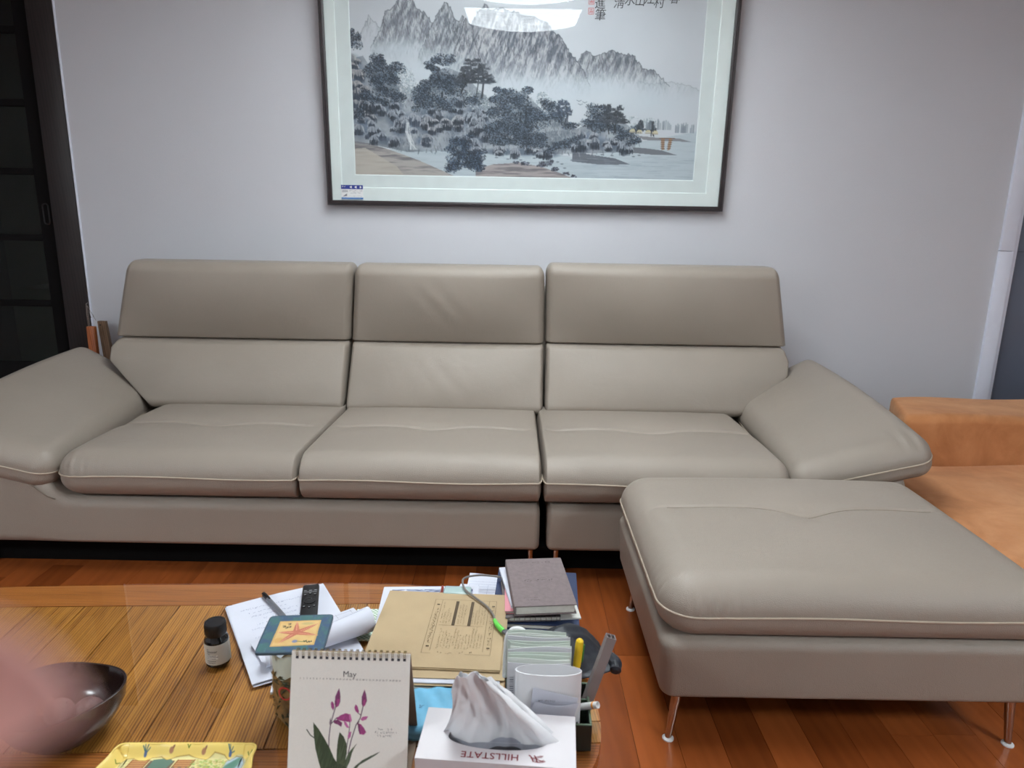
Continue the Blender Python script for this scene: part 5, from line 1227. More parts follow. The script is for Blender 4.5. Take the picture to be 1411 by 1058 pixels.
# block frame: x' runs away from the viewer (0.0 .. 0.165), y' runs to the left (0 .. 0.125)
x0, x1, y0, y1 = -0.112, 0.078, -0.068, 0.062
for a, b in (((x0, y0), (x1, y0)), ((x0, y1), (x1, y1)), ((x1, y0), (x1, y1)), ((x0, y0), (x0, -0.02)), ((x0, y1), (x0, 0.045)), ((x0+0.01, y0+0.015), (x1, y0+0.015)), ((x0+0.008, y1-0.015), (x1, y1-0.015)), ((-0.018, y0+0.02), (-0.018, y1-0.02))): g.strip(a, b, 0.0006, 0, EM)
for yy in (-0.018, 0.014):
    g.add([EM @ Vector(p) for p in ((-0.018, yy-0.0032, 0), (0.073, yy-0.0032, 0), (0.073, yy+0.0032, 0), (-0.018, yy+0.0032, 0))], [(0, 1, 2, 3)])
for yy in (y0+0.0055, y1-0.0085):
    scribble(g, x0+0.032, yy-0.003, 0.12, 0.0062, EM, 0.0009, 0, 1.5)
    for xx in (x0+0.02, x1-0.022): g.add([EM @ Vector(p) for p in ((xx, yy-0.003, 0), (xx+0.004, yy-0.003, 0), (xx+0.004, yy+0.003, 0), (xx, yy+0.003, 0))], [(0, 1, 2, 3)])
for k in range(16):
    yy = -0.048+k*0.0058
    if k < 15: scribble(g, x0+0.014+random.uniform(0, 0.01), yy, random.uniform(0.04, 0.075), 0.0031, EM, 0.0006, 0, 1.3)
    if abs(yy+0.018) > 0.005 and abs(yy-0.014) > 0.005: scribble(g, -0.012, yy, random.uniform(0.035, 0.08), 0.0029, EM, 0.0006, 0, 1.3)
for yy in (-0.035, -0.015, 0.005, 0.025): scribble(g, x0-0.001, yy, 0.0045, 0.010, EM, 0.0008)
o = g.obj('printed_block', KINK, e1, smooth=False); o['kind'] = 'stuff'
# glasses case and red pen tip behind the envelope
gc = thing('glasses_case', 'pale teal translucent case lying behind the kraft envelope', 'case', (-0.112, 1.412, T0+0.0208), math.radians(-3))
TEAL = mat('pale_teal_plastic', (172, 194, 192), 0.2, var=0.04, coat=0.4)
G().rbox(-0.030, 0.030, -0.016, 0.016, 0, 0.010, 0.004, 3).obj('lower_shell', TEAL, gc); G().rbox(-0.030, 0.030, -0.016, 0.016, 0.0102, 0.018, 0.006, 3).obj('upper_shell', TEAL, gc)
rp = thing('red_pen', 'thin red pen standing out behind the kraft envelope', 'pen', (-0.148, 1.418, T0+0.0206), 0)
G().tube([(0, -0.035, 0.0035), (0, 0.025, 0.0035), (-0.0005, 0.034, 0.0035)], [0.0032, 0.0032, 0.0015], 10).obj('barrel', mat('red_plastic', (150, 58, 44), 0.35, var=0), rp)
G().tube([(0.0, -0.02, 0.0072), (0, 0.012, 0.0072)], [0.0009, 0.0009], 6).obj('clip', mat('dark_red_plastic', (110, 40, 32), 0.4, var=0), rp)
# ruled sheets
def ruled(cx, cy, z, rz, label):
    r = thing('ruled_sheet', label, 'paper', (cx, cy, z), math.radians(rz))
    f = lambda u, v: ((u-0.5)*0.10, (v-0.5)*0.15, 0.0006+0.006*max(0, v-0.7)**2*10*(1-u))
    G().sheet(f, 8, 14, 0.0006).obj('sheet', PAPER, r)
    g = G()
    for k in range(12): g.strip((-0.046, -0.06+k*0.0115), (0.046, -0.06+k*0.0115), 0.0006, 0.0016, None)
    for k in range(5): g.strip((-0.045+k*0.022, -0.06), (-0.045+k*0.022, 0.03), 0.0005, 0.0016, None)
    o = g.obj('ruled_lines', INKB, r, smooth=False); o['kind'] = 'stuff'
ruled(-0.048, 1.468, T0+0.0004, -4, 'white ruled sheet left of the dark blue folder')
slab('loose_sheet', -0.078, 1.44, T0+0.0002, 0.085, 0.12, 0.0005, -8, PAPER, 'plain white sheet with one corner showing below the ruled sheet', 'paper').location.z = T0-0.0001
# blue folder and the books on it
NAVY = mat('navy_cover', (40, 54, 88), 0.55, var=0.08, bump=0.3, bscale=350)
fo = thing('navy_folder', 'dark blue folder lying under the stack of notebooks', 'folder', (0.062, 1.425, T0+0.0025), math.radians(-3))
G().rbox(-0.092, 0.092, -0.112, 0.112, 0, 0.003, 0.001, 1).obj('back_cover', NAVY, fo); G().rbox(-0.087, 0.088, -0.108, 0.108, 0.0032, 0.013, 0.001, 1).obj('papers', PAGES, fo); G().rbox(-0.092, 0.092, -0.112, 0.112, 0.0132, 0.0165, 0.001, 1).obj('front_cover', NAVY, fo)
z1 = T0+0.0025+0.0167
slab('white_leaflet', 0.094, 1.402, z1, 0.104, 0.150, 0.004, 6, PAPER2, 'white leaflet lowest in the stack on the navy folder', 'booklet')
pl = thing('spiral_planner', 'grey spiral planner under the pink notebook', 'notebook', (0.046, 1.397, z1+0.0044), math.radians(4))
G().rbox(-0.058, 0.058, -0.082, 0.082, 0, 0.0015, 0.0004, 1).obj('back_cover', mat('planner_cover', (120, 112, 112), 0.6), pl); G().rbox(-0.056, 0.056, -0.080, 0.080, 0.0016, 0.0085, 0.0006, 1).obj('pages', PAGES, pl); G().rbox(-0.058, 0.058, -0.082, 0.082, 0.0086, 0.010, 0.0004, 1).obj('front_cover', mat('planner_cover_b', (104, 96, 96), 0.6), pl)
for i in range(10):
    x = -0.05+i*0.011; G().tube([(x, -0.081+0.004*math.cos(a), 0.005+0.0052*math.sin(a)) for a in np.linspace(0, 2*math.pi, 11)[:-1]], 0.0007, 5, True).obj('ring', CHROME, pl)
z2 = z1+0.0150
pk_ = thing('pink_notebook', 'pink notebook sticking out on the left of the stack', 'notebook', (0.048, 1.413, z2), math.radians(1))
PINK = mat('pink_cover', (214, 142, 152), 0.55, var=0.03)
G().rbox(-0.056, 0.056, -0.088, 0.088, 0, 0.0012, 0.0004, 1).obj('back_cover', PINK, pk_); G().rbox(-0.054, 0.054, -0.086, 0.086, 0.0013, 0.0056, 0.0006, 1).obj('pages', PAGES, pk_); G().rbox(-0.056, 0.056, -0.088, 0.088, 0.0057, 0.007, 0.0004, 1).obj('front_cover', PINK, pk_)
slab('white_booklet', 0.045, 1.425, z2+0.0074, 0.108, 0.165, 0.0065, 10, PAPER, 'white booklet between the pink notebook and the brown notebook', 'booklet')
z3 = z2+0.0142
bk = thing('brown_notebook', 'grey brown cloth covered notebook on top of the stack', 'notebook', (0.0665, 1.400, z3), math.radians(6))
LINEN = mat('grey_brown_linen', (120, 108, 108), 0.8, var=0.10, vscale=120, bump=0.35, bscale=420)
G().rbox(-0.064, 0.064, -0.101, 0.101, 0, 0.0025, 0.0008, 1).obj('back_cover', LINEN, bk); G().rbox(-0.061, 0.060, -0.099, 0.098, 0.0026, 0.0195, 0.001, 1).obj('pages', PAGES, bk); G().rbox(-0.064, 0.064, -0.101, 0.101, 0.0196, 0.0222, 0.0008, 1).obj('front_cover', LINEN, bk)
G().rbox(-0.0645, -0.0615, -0.101, 0.101, 0.0005, 0.0215, 0.001, 1).obj('spine', LINEN, bk)
LINK = mat('dark_stamp', (58, 50, 52), 0.7, var=0)
# the cover is seen upside down: its lettering faces the sofa
g = G(); random.seed(12); RB = Matrix.Translation((0, 0, 0.0225)) @ Matrix.Rotation(math.pi, 4, 'Z')
scribble(g, -0.020, -0.083, 0.052, 0.0045, RB, 0.0009, 0, 1.3); scribble(g, -0.038, -0.004, 0.068, 0.008, RB, 0.0011, 0, 1.6); scribble(g, 0.012, 0.068, 0.028, 0.004, RB, 0.0006, 0, 1.3); scribble(g, 0.008, 0.076, 0.030, 0.004, RB, 0.0006, 0, 1.3)
for a0 in np.linspace(0, 2*math.pi, 13)[:-1]: g.strip((-0.030+0.005*math.cos(a0), -0.081+0.004*math.sin(a0)), (-0.030+0.005*math.cos(a0+0.55), -0.081+0.004*math.sin(a0+0.55)), 0.001, 0, RB)
o = g.obj('cover_print', LINK, bk, smooth=False); o['kind'] = 'stuff'
# printed papers in front of the folder
for (x, y, z, rz, lab) in ((0.035, 1.262, T0+0.0008, -2, 'white printed sheet between the navy folder and the black pouch'), (0.030, 1.225, T0+0.0018, 4, 'white printed sheet lying nearest the kraft envelope beside the pouch')):
    r = thing('printed_slip', lab, 'paper', (x, y, z), math.radians(rz))
    G().rbox(-0.05, 0.05, -0.06, 0.06, 0, 0.0008, 0.0002, 1).obj('sheet', PAPER, r)
    g = G()
    for k in range(10): scribble(g, -0.045, 0.048-k*0.011, 0.085, 0.004, Matrix.Translation((0, 0, 0.001)), 0.0008)
    o = g.obj('printed_text', INK, r, smooth=False); o['kind'] = 'stuff'
# USB cable with green plug
cb = thing('usb_cable', 'grey cable with a bright green plug sleeve across the kraft envelope', 'cable', (0, 0, 0))
CABM = mat('grey_cable', (120, 114, 108), 0.5, var=0)
def catmull(pts, k=8):
    P = [np.array(p, float) for p in pts]; P = [2*P[0]-P[1]]+P+[2*P[-1]-P[-2]]; out = []
    for i in range(1, len(P)-2):
        for j in range(k):
            t = j/k; a, b, c, d = P[i-1:i+3]; out.append(0.5*((2*b)+(-a+c)*t+(2*a-5*b+4*c-d)*t*t+(-a+3*b-3*c+d)*t**3))
    return out+[P[-2]]
za = T0+0.0440
G().tube(catmull([(0.0, 1.478, T0+0.03), (-0.035, 1.482, T0+0.034), (-0.070, 1.470, T0+0.042), (-0.100, 1.435, za+0.008), (-0.095, 1.405, za), (-0.072, 1.375, za-0.002), (-0.045, 1.340, za-0.002), (-0.030, 1.305, za-0.001), (-0.026, 1.283, za)], 8), 0.0023, 8).obj('cord', CABM, cb)
G().tube([(-0.027, 1.286, za), (-0.022, 1.270, za), (-0.012, 1.252, za), (-0.008, 1.247, za)], [0.0038, 0.0052, 0.0055, 0.0045], 10).obj('green_sleeve', mat('bright_green_plastic', (104, 206, 84), 0.4, var=0), cb)
G().rbox(-0.006, 0.006, -0.024, 0.0, -0.003, 0.003, 0.001, M=Matrix.Translation((-0.008, 1.248, za)) @ Matrix.Rotation(math.radians(42), 4, 'Z')).obj('plug_body', mat('grey_plug', (92, 92, 96), 0.4, var=0), cb)
G().rbox(-0.006, 0.006, -0.038, -0.024, -0.0022, 0.0022, 0.0004, M=Matrix.Translation((-0.008, 1.248, za)) @ Matrix.Rotation(math.radians(42), 4, 'Z')).obj('metal_plug', CHROME, cb)
# black pouch
po = thing('black_pouch', 'soft black fabric pouch lying behind the envelopes at the table edge', 'pouch', (0.096, 1.206, T0), math.radians(28))
POU = mat('black_nylon', (32, 36, 44), 0.5, var=0.1, vscale=40, bump=0.3, bscale=300)
def pou(P, n):
    x = P[:, 0]/0.095; y = P[:, 1]/0.06; e = (1-np.clip(np.abs(x), 0, 1)**2.5)*(1-np.clip(np.abs(y), 0, 1)**2.5)
    wd = 0.75+0.25*np.cos(x*1.4-0.9)
    top = sstep(-0.005, 0.01, P[:, 2])
    Z = 0.004+(P[:, 2]+0.012)*0.6+top*(0.056*e*(0.55+0.45*np.cos(x*1.25-0.35))+0.0022*np.sin(P[:, 0]*150+P[:, 1]*60)*(1-e*0.6)+0.0015*np.sin(P[:, 1]*210))
    return np.stack([P[:, 0]+0.006*np.sin(y*3), P[:, 1]*wd, Z], 1)
cushion('bag', (0.200, 0.150, 0.024), ((0.03, 0.03), (0.03, 0.03), (0.011, 0.011)), (40, 30, 2), pou, POU, po, 5)
G().tube(catmull([(0.066, -0.030, 0.018), (0.084, -0.046, 0.020), (0.088, -0.066, 0.016), (0.078, -0.082, 0.011)], 5), [0.010]*4+[0.0125]*4+[0.013]*4+[0.011]*3+[0.006], 10).obj('drawstring', POU, po)
# dark green desk organiser and everything standing in it
og = thing('desk_organizer', 'dark green leather desk organizer box at the right table edge', 'organizer', (0.068, 1.036, T0), math.radians(-2))
OGM = mat('dark_green_leather', (38, 42, 34), 0.5, var=0.15, vscale=30, bump=0.3, bscale=300); OGE = mat('green_edge', (84, 104, 84), 0.5, var=0.05); OGI = mat('black_lining', (12, 12, 12), 0.9, var=0)
W2, D2, Hh_ = 0.072, 0.054, 0.048
g = G().rbox(-W2, W2, -D2, -D2+0.004, 0, Hh_, 0.0008, 1).obj('front_wall', OGM, og); G().rbox(-W2, W2, D2-0.004, D2, 0, Hh_, 0.0008, 1).obj('back_wall', OGM, og)
G().rbox(-W2, -W2+0.004, -D2+0.004, D2-0.004, 0, Hh_, 0.0008, 1).obj('side_wall', OGM, og); G().rbox(W2-0.004, W2, -D2+0.004, D2-0.004, 0, Hh_, 0.0008, 1).obj('side_wall', OGM, og)
G().rbox(-W2+0.004, W2-0.004, -D2+0.004, D2-0.004, 0.0, 0.003, 0.0005, 1).obj('bottom', OGI, og)
G().rbox(0.050, W2-0.004, 0.012, 0.015, 0.003, Hh_-0.002, 0.0005, 1).obj('divider', OGE, og); G().rbox(0.047, 0.050, -D2+0.004, D2-0.004, 0.003, Hh_-0.006, 0.0005, 1).obj('divider', OGM, og)
for (a, b, c, d_) in ((-W2, W2, -D2, -D2+0.004), (-W2, W2, D2-0.004, D2), (W2-0.004, W2, -D2+0.004, D2-0.004)): G().rbox(a+0.0003, b-0.0003, c+0.0003, d_-0.0003, Hh_-0.0005, Hh_+0.0012, 0.0004, 1).obj('edge_trim', OGE, og)
zi = T0+0.0035
# envelopes standing upright
EV = [mat('pale_green_envelope_a', (204, 214, 204), 0.75, var=0.02), mat('pale_green_envelope_b', (216, 222, 214), 0.75, var=0.02), mat('pale_grey_envelope', (206, 206, 210), 0.75, var=0.02)]
lab = ['tallest pale green envelope at the back of the upright bundle', 'second upright envelope from the back of the bundle', 'third upright envelope from the back of the bundle', 'fourth upright envelope from the back of the bundle', 'fifth upright envelope from the back of the bundle', 'sixth upright envelope, just behind the two front ones', 'seventh upright envelope, with bar marks along its left edge', 'foremost grey upright envelope, directly behind the white paper sleeve']
env_o = []
for i in range(8):
    y = 1.080-i*0.0068; h = 0.148-i*0.0030+(0.004 if i in (2, 5) else 0); w = 0.100+(i % 3)*0.003; x = 0.054+(-0.004+0.0015*i if i < 5 else -0.001*(i-5))
    t = thing('upright_envelope', lab[i], 'envelope', (x, y, zi), math.radians(-1.5+(i % 3)*1.0), 'envelopes standing in the organizer')
    bow = 0.0035*math.sin(i*1.7); 
    G().sheet(lambda u, v: ((u-0.5)*w, bow*math.sin(math.pi*u)*v+0.0008+0.0012*v, v*h+0.002*math.sin(u*4+i)*v), 12, 6, 0.0007).obj('back_sheet', EV[i % 3], t)
    G().sheet(lambda u, v: ((u-0.5)*w, bow*math.sin(math.pi*u)*v-0.0010-0.0022*v*math.sin(math.pi*u), v*(h-0.005)), 12, 6, 0.0007).obj('front_sheet', EV[(i+1) % 3], t)
    if i in (5, 6, 7):
        g = G(); random.seed(40+i); Mx = frameM((0, -0.0034, 0), (1, 0, 0), (0, 0, 1))
        for k in range(16): g.strip((-w/2+0.004, h*0.25+k*0.0042), (-w/2+0.0105, h*0.25+k*0.0042), random.choice((0.0009, 0.0016, 0.0022)), 0, Mx)
        o = g.obj('bar_marks', INKL, t, smooth=False); o['kind'] = 'stuff'
    env_o.append(t)
# oval white paper sleeve with a folded slip in front
slv = thing('paper_sleeve', 'oval white paper sleeve standing in front of the envelopes', 'holder', (0.067, 1.004, zi), math.radians(-1))
def sl(u, v): a = 2*math.pi*u; return (0.0535*math.copysign(abs(math.cos(a))**0.85, math.cos(a)), 0.0155*math.sin(a), v*0.128)
def lath(prof_r, h): pass
g = G(); N = 56; Lr = []
for (s_, z) in ((1.0, 0.0), (1.0, 0.128), (0.975, 0.1285), (0.965, 0.127), (0.965, 0.002), (0, 0.002)):
    Lr.append([(sl(i/N, 0)[0]*s_, sl(i/N, 0)[1]*(s_ if s_ > 0.9 else 0)*(1 if s_ == 1.0 else 0.95), z) for i in range(N)])
g.add([p for R in Lr for p in R], [(k*N+i, k*N+(i+1) % N, (k+1)*N+(i+1) % N, (k+1)*N+i) for k in range(len(Lr)-1) for i in range(N)])
g.obj('sleeve', mat('white_card', (222, 222, 224), 0.6, var=0.02), slv, deg=50)
fs = thing('folded_slip', 'folded white slip of paper leaning on the oval sleeve', 'paper', (0.072, 0.9835, T0+0.0505), math.radians(-2))
G().sheet(lambda u, v: ((u-0.5)*0.072+0.006*v, 0.003+0.001*v, v*0.060*(1-0.28*u)-0.0), 10, 6, 0.0005).obj('back_fold', PAPER, fs)
G().sheet(lambda u, v: ((u-0.5)*0.070+0.010*v-0.002, -0.0004-0.004*math.sin(math.pi*u)*v, v*(0.038-0.004*math.sin(math.pi*u))), 14, 6, 0.0005).obj('front_fold', PAPER, fs)
g = G(); random.seed(6); scribble(g, -0.022, 0.036, 0.026, 0.003, frameM((0, 0.0022, 0), (1, 0, 0), (0, 0, 1)), 0.0006)
o = g.obj('slip_print', INK, fs, smooth=False); o['kind'] = 'stuff'
# white loops behind, yellow marker, clear rail, white pen
lp = tag(G().tube(catmull([(-0.004, 1.098, T0+0.05), (-0.002, 1.098, T0+0.12), (0.006, 1.097, T0+0.142), (0.020, 1.096, T0+0.146), (0.032, 1.095, T0+0.138), (0.040, 1.095, T0+0.12)], 8), 0.0042, 8).obj('white_strap', WHITEPL, None), 'white plastic loop rising behind the upright envelopes', 'strap')
mk = thing('yellow_marker', 'yellow marker pen with a green clip beside the upright envelopes', 'marker', (0.112, 1.066, zi-0.003), 0)
YEL = mat('yellow_plastic', (236, 198, 40), 0.35, var=0)
MT = Matrix.Rotation(math.radians(4), 4, 'Y')
G().lathe([(0, 0.0), (0.005, 0.0), (0.0058, 0.002), (0.0058, 0.098), (0, 0.098)], 18, fn=lambda p: tuple(MT @ Vector(p))).obj('barrel', WHITEPL, mk); G().lathe([(0, 0.096), (0.0068, 0.096), (0.0070, 0.138), (0.006, 0.145), (0.003, 0.148), (0, 0.1485)], 20, fn=lambda p: tuple(MT @ Vector(p))).obj('cap', YEL, mk)
G().rbox(0.0066, 0.0092, -0.002, 0.002, 0.105, 0.138, 0.0008, M=MT).obj('clip', mat('green_clip', (60, 140, 60), 0.4, var=0), mk)
cr = thing('clear_rail', 'square grey translucent plastic rail leaning out of the organizer', 'rail', (0.1285, 1.055, zi), 0)
RM = Matrix.Rotation(math.radians(17), 4, 'Y') @ Matrix.Rotation(math.radians(-4), 4, 'X')
RAILM = mat('grey_clear_plastic', (156, 146, 144), 0.25, var=0.04, trans=0.25)
g = G()
for a, b, c, d_ in ((-0.008, -0.0068, -0.008, 0.008), (0.0068, 0.008, -0.008, 0.008), (-0.0068, 0.0068, -0.008, -0.0068), (-0.0068, 0.0068, 0.0068, 0.008), (-0.0005, 0.0005, -0.0068, 0.0068)): g.box(a, b, c, d_, 0, 0.158, RM)
g.obj('tube_profile', RAILM, cr, smooth=False)
wpn = thing('white_pen', 'white pen with an orange ring lying out of the organizer to the right', 'pen', (0.124, 1.026, T0+0.047), 0)
PMx = Matrix.Rotation(math.radians(-35), 4, 'Z') @ Matrix.Rotation(math.radians(60), 4, 'Y')
G().lathe([(0, -0.02), (0.0055, -0.02), (0.0058, 0.026), (0, 0.026)], 18, fn=lambda p: tuple(PMx @ Vector(p))).obj('barrel', WHITEPL, wpn); G().lathe([(0, 0.0258), (0.0060, 0.0258), (0.0060, 0.029), (0, 0.029)], 18, fn=lambda p: tuple(PMx @ Vector(p))).obj('orange_ring', mat('orange_ring', (226, 150, 50), 0.4, var=0), wpn)
G().lathe([(0.0022, 0.029), (0.0056, 0.029), (0.0056, 0.036), (0.0045, 0.036), (0.0022, 0.030)], 18, fn=lambda p: tuple(PMx @ Vector(p))).obj('end_tube', WHITEPL, wpn)
# tissue box
tb = thing('tissue_box', 'white tissue box with red lettering upside down and a pulled tissue', 'tissue box', (-0.0115, 0.9175, T0), math.radians(-4.0))
TBM = mat('white_carton', (208, 204, 207), 0.42, var=0.012, vscale=8); MAR = mat('maroon_print', (128, 44, 52), 0.5, var=0)
TL, TD, TH = 0.1165, 0.0545, 0.0775
def oval(n=40, s=1.0): return [(0.075*s*math.cos(2*math.pi*i/n), -0.004+0.0235*s*math.copysign(abs(math.sin(2*math.pi*i/n))**0.9, math.sin(2*math.pi*i/n))) for i in range(n)]
G().rbox(-TL, TL, -TD, -TD+0.0012, 0, TH-0.0008, 0.0004, 1).rbox(-TL, TL, TD-0.0012, TD, 0, TH-0.0008, 0.0004, 1).rbox(-TL, -TL+0.0012, -TD, TD, 0, TH-0.0008, 0.0004, 1).rbox(-TL, TL, -TD, TD, 0, 0.001, 0.0003, 1).obj('carton', TBM, tb)
G().rbox(TL-0.0012, TL+0.0002, -TD+0.0006, TD, 0, TH-0.001, 0.0004, 1).obj('maroon_end', MAR, tb)
n = 40; ov = oval(n); rect = []
for i in range(n):
    a = 2*math.pi*i/n; c, s = math.cos(a), math.sin(a); k = min(TL/max(abs(c), 1e-6), TD/max(abs(s), 1e-6)); rect.append((c*k, s*k))
for cx_, cy_ in ((TL, TD), (-TL, TD), (-TL, -TD), (TL, -TD)):
    j = min(range(n), key=lambda i: (rect[i][0]-cx_)**2+(rect[i][1]-cy_)**2); rect[j] = (cx_, cy_)
g = G(); g.add([(p[0], p[1], TH) for p in rect]+[(p[0], p[1], TH) for p in ov]+[(p[0], p[1], TH-0.0012) for p in ov]+[(p[0], p[1], TH-0.0012) for p in rect],
    [(i, (i+1) % n, n+(i+1) % n, n+i) for i in range(n)]+[(n+i, n+(i+1) % n, 2*n+(i+1) % n, 2*n+i) for i in range(n)]+[(2*n+i, 2*n+(i+1) % n, 3*n+(i+1) % n, 3*n+i) for i in range(n)]+[(3*n+i, 3*n+(i+1) % n, (i+1) % n, i) for i in range(n)])
g.obj('top_panel', TBM, tb, smooth=False)
FILM = glass('slot_film', (0.86, 0.87, 0.9), 1.5, 0.06)
for s_ in (1, -1):
    g = G(); g.sheet(lambda u, v: ((u-0.5)*0.158, -0.004+s_*(0.0005+0.027*v), TH-0.0018-0.006*(1-v)**2*math.sin(math.pi*u)), 16, 5, 0.0002); g.obj('slot_film', FILM, tb)
TISM = mat('tissue_paper', (232, 233, 236), 0.9, spec=0.1, var=0.01, bump=0.25, bscale=150, sheen=0.2)
def tissue(u, v):
    """u across, v upwards: gathered at the slot, leaning left, rounded folded peak"""
    w = 0.066*(1-v)**1.1+0.038; cxx = 0.010-0.046*v+0.006*math.sin(v*3)
    t = 2*u-1
    x = cxx+t*w*(1.0-0.12*v)
    rnd = max(0, 1-abs(t)**4.5)**0.6
    z = 0.058+v*0.136*(0.80+0.20*rnd)*(1-0.07*(t+0.2)**2)
    y = -0.004-0.010*v+0.0085*math.sin(t*6.0+1.2)*(0.35+0.65*(1-v))+0.006*math.sin(t*13+v*3)*v*(1-v)*2-0.007*abs(math.sin(t*4.2+v*2.6+0.6))*(0.3+v)+0.003*abs(math.sin(t*11-v*6))+0.012*(1-t*t)*v*(1-v)*4*0.6
    return (x, y, z)
G().sheet(tissue, 44, 32, 0.0004).obj('tissue', TISM, tb, deg=80)
G().sheet(lambda u, v: (lambda p: (p[0]*0.94-0.001, p[1]+0.009+0.010*math.sin(math.pi*v)+0.004*math.sin(u*9), p[2]-0.002))(tissue(u, v)), 30, 24, 0.0004).obj('tissue_back_fold', TISM, tb, deg=80)
g = G(); random.seed(2)
# the lettering faces the sofa, so it stands on its head from here
TM = lambda x, y, rz=math.pi: Matrix.Translation((x, y, TH+0.0003)) @ Matrix.Rotation(rz, 4, 'Z')
text('HILLSTATE', 0.0170, TM(-0.0085, -0.040), MAR, tb, ext=0, bold=0.0002, space=1.05)
g = G(); Mg = TM(0.058, -0.040)
for pts, w in (([(0.010, -0.0062), (0.006, -0.002), (0.003, 0.0065)], 0.0022), ([(0.0075, 0.0), (0.002, -0.001), (-0.004, 0.002), (-0.012, 0.005)], 0.0014), ([(0.002, -0.006), (-0.001, 0.0), (-0.002, 0.0065)], 0.0022)):
    q = [p[:2] for p in catmull([(a, b, 0) for a, b in pts], 5)]
    for a, b in zip(q[:-1], q[1:]): g.strip(a, b, w, 0, Mg)
for k, (rx_, ry_) in enumerate(((0.0085, 0.0052), (0.0065, 0.0036), (0.0105, 0.0066))):
    q = [(-0.007+rx_*math.cos(a), 0.0008+ry_*math.sin(a)+0.002*math.cos(a)) for a in np.linspace(-2.0, 2.4, 14)]
    for a, b in zip(q[:-1], q[1:]): g.strip(a, b, 0.0008, 0, Mg)
o = g.obj('emblem', MAR, tb, smooth=False); o['kind'] = 'stuff'

# ------------------------------------------------------------------ turn lettering curves into meshes
bpy.context.view_layer.update()
_dg = bpy.context.evaluated_depsgraph_get()
for o in TEXTS:
    me = bpy.data.meshes.new_from_object(o.evaluated_get(_dg)); nm = o.name; par = o.parent; M = o.matrix_local.copy()
    n_ = bpy.data.objects.new(nm.split('.')[0], me); C.objects.link(n_); n_.parent = par; n_.matrix_local = M
    bpy.data.objects.remove(o, do_unlink=True)

# ------------------------------------------------------------------ the photographer's left hand, one fingertip at the lens
def skin_figure(name, pts, edges, radii, root, m, sub=2):
    me = bpy.data.meshes.new(name); me.from_pydata(pts, edges, []); o = bpy.data.objects.new(name, me); C.objects.link(o)
    sk = o.modifiers.new('skin', 'SKIN'); sk.use_smooth_shade = True; sk.branch_smoothing = 0.6
    me.skin_vertices.new() if not me.skin_vertices else None
    for i, r in enumerate(radii): me.skin_vertices[0].data[i].radius = (r, r)
    me.skin_vertices[0].data[root].use_root = True
    ss = o.modifiers.new('sub', 'SUBSURF'); ss.levels = sub; ss.render_levels = sub
    bpy.context.view_layer.update(); dg = bpy.context.evaluated_depsgraph_get()
    res = bpy.data.meshes.new_from_object(o.evaluated_get(dg)); bpy.data.objects.remove(o, do_unlink=True)
    res.materials.clear(); res.materials.append(m)
    for p in res.polygons: p.use_smooth = True
    n_ = bpy.data.objects.new(name, res); C.objects.link(n_); return n_
SKIN = mat('pink_skin', (255, 206, 194), 0.5, var=0.06, vscale=90, bump=0.15, bscale=900, sub=0.5)
camM = cam.matrix_world @ Matrix.Translation((-0.0011, -0.0027, 0))
# points in the frame of the held phone, metres: right, up, back
hp = {'wrist': (-0.150, -0.150, 0.060), 'arm1': (-0.185, -0.225, 0.130), 'arm2': (-0.235, -0.330, 0.240), 'palm': (-0.132, -0.112, 0.028),
      'k1': (-0.098, -0.066, 0.000), 'i1': (-0.077, -0.047, -0.024), 'i2': (-0.053, -0.032, -0.038), 'i3': (-0.0327, -0.0204, -0.0400),
      'k2': (-0.112, -0.082, -0.006), 'm1': (-0.092, -0.074, -0.036), 'm2': (-0.068, -0.066, -0.034), 'm3': (-0.054, -0.060, -0.020),
      'k3': (-0.126, -0.098, -0.004), 'r1': (-0.106, -0.094, -0.034), 'r2': (-0.082, -0.086, -0.032), 'r3': (-0.068, -0.080, -0.018),
      'k4': (-0.138, -0.114, 0.002), 'l1': (-0.122, -0.112, -0.022), 'l2': (-0.102, -0.104, -0.022), 'l3': (-0.090, -0.098, -0.010),
      't0': (-0.118, -0.118, 0.036), 't1': (-0.088, -0.100, 0.036), 't2': (-0.064, -0.082, 0.026), 't3': (-0.050, -0.070, 0.018)}
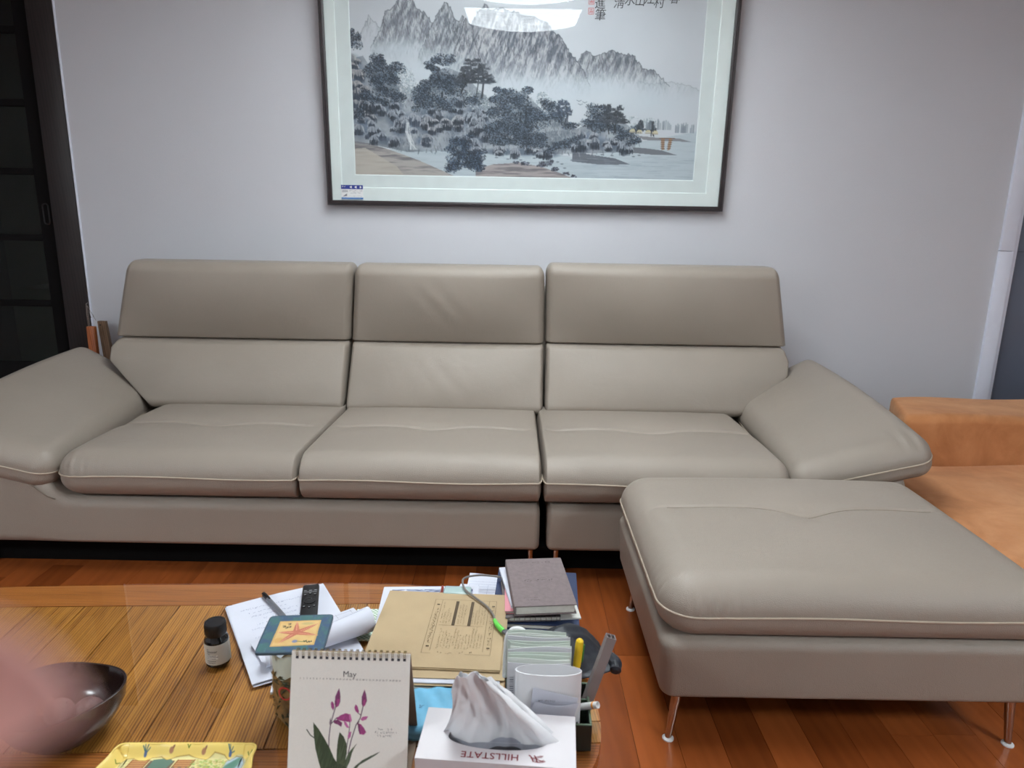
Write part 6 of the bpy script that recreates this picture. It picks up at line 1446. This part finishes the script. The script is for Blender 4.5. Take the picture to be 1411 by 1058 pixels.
hr = {'wrist': 0.026, 'arm1': 0.030, 'arm2': 0.036, 'palm': 0.022, 'k1': 0.0125, 'i1': 0.0098, 'i2': 0.0090, 'i3': 0.0080, 'k2': 0.0125, 'm1': 0.0100, 'm2': 0.0090, 'm3': 0.0078,
      'k3': 0.0120, 'r1': 0.0095, 'r2': 0.0086, 'r3': 0.0075, 'k4': 0.0110, 'l1': 0.0085, 'l2': 0.0076, 'l3': 0.0066, 't0': 0.0150, 't1': 0.0118, 't2': 0.0108, 't3': 0.0090}
names = list(hp); ix = {k: i for i, k in enumerate(names)}
ed = [('arm2', 'arm1'), ('arm1', 'wrist'), ('wrist', 'palm'), ('palm', 'k1'), ('k1', 'i1'), ('i1', 'i2'), ('i2', 'i3'), ('palm', 'k2'), ('k2', 'm1'), ('m1', 'm2'), ('m2', 'm3'),
      ('palm', 'k3'), ('k3', 'r1'), ('r1', 'r2'), ('r2', 'r3'), ('palm', 'k4'), ('k4', 'l1'), ('l1', 'l2'), ('l2', 'l3'), ('wrist', 't0'), ('t0', 't1'), ('t1', 't2'), ('t2', 't3')]
hand = skin_figure('hand', [tuple(camM @ Vector(hp[k])) for k in names], [(ix[a], ix[b]) for a, b in ed], [hr[k] for k in names], ix['palm'], SKIN)
tag(hand, 'blurred pink fingertip of a hand covering the lower left corner', 'hand')
NAIL = mat('nail', (236, 190, 182), 0.3, var=0.02)
def nail(a, b, r, out):
    A, B = Vector(hp[a]), Vector(hp[b]); d = (B-A).normalized(); o_ = Vector(out); o_ = (o_-d*o_.dot(d)).normalized(); s = d.cross(o_)
    return G().sheet(lambda u, v: tuple(camM @ (B+d*(0.008*v-0.002)*1.0+(o_*math.cos((u-0.5)*1.6)+s*math.sin((u-0.5)*1.6))*r*(1.0-0.12*v)*0.98)), 9, 5, 0.0005).obj('nail', NAIL, hand)
nail('i2', 'i3', 0.0080, (-0.2, 0.5, -0.8)); nail('m2', 'm3', 0.0078, (0.2, -0.2, -0.9)); nail('r2', 'r3', 0.0075, (0.2, -0.2, -0.9)); nail('l2', 'l3', 0.0066, (0.2, -0.2, -0.9)); nail('t2', 't3', 0.0090, (0.3, 0.3, 0.9))
SLV = mat('grey_sleeve_knit', (92, 96, 104), 0.9, var=0.08, bump=0.4, bscale=300)
G().tube([tuple(camM @ (Vector(hp['arm1']).lerp(Vector(hp['arm2']), t))) for t in (0.25, 0.3, 0.6, 1.0, 1.08)], [0.036, 0.038, 0.041, 0.044, 0.043], 24).obj('sleeve', SLV, hand)
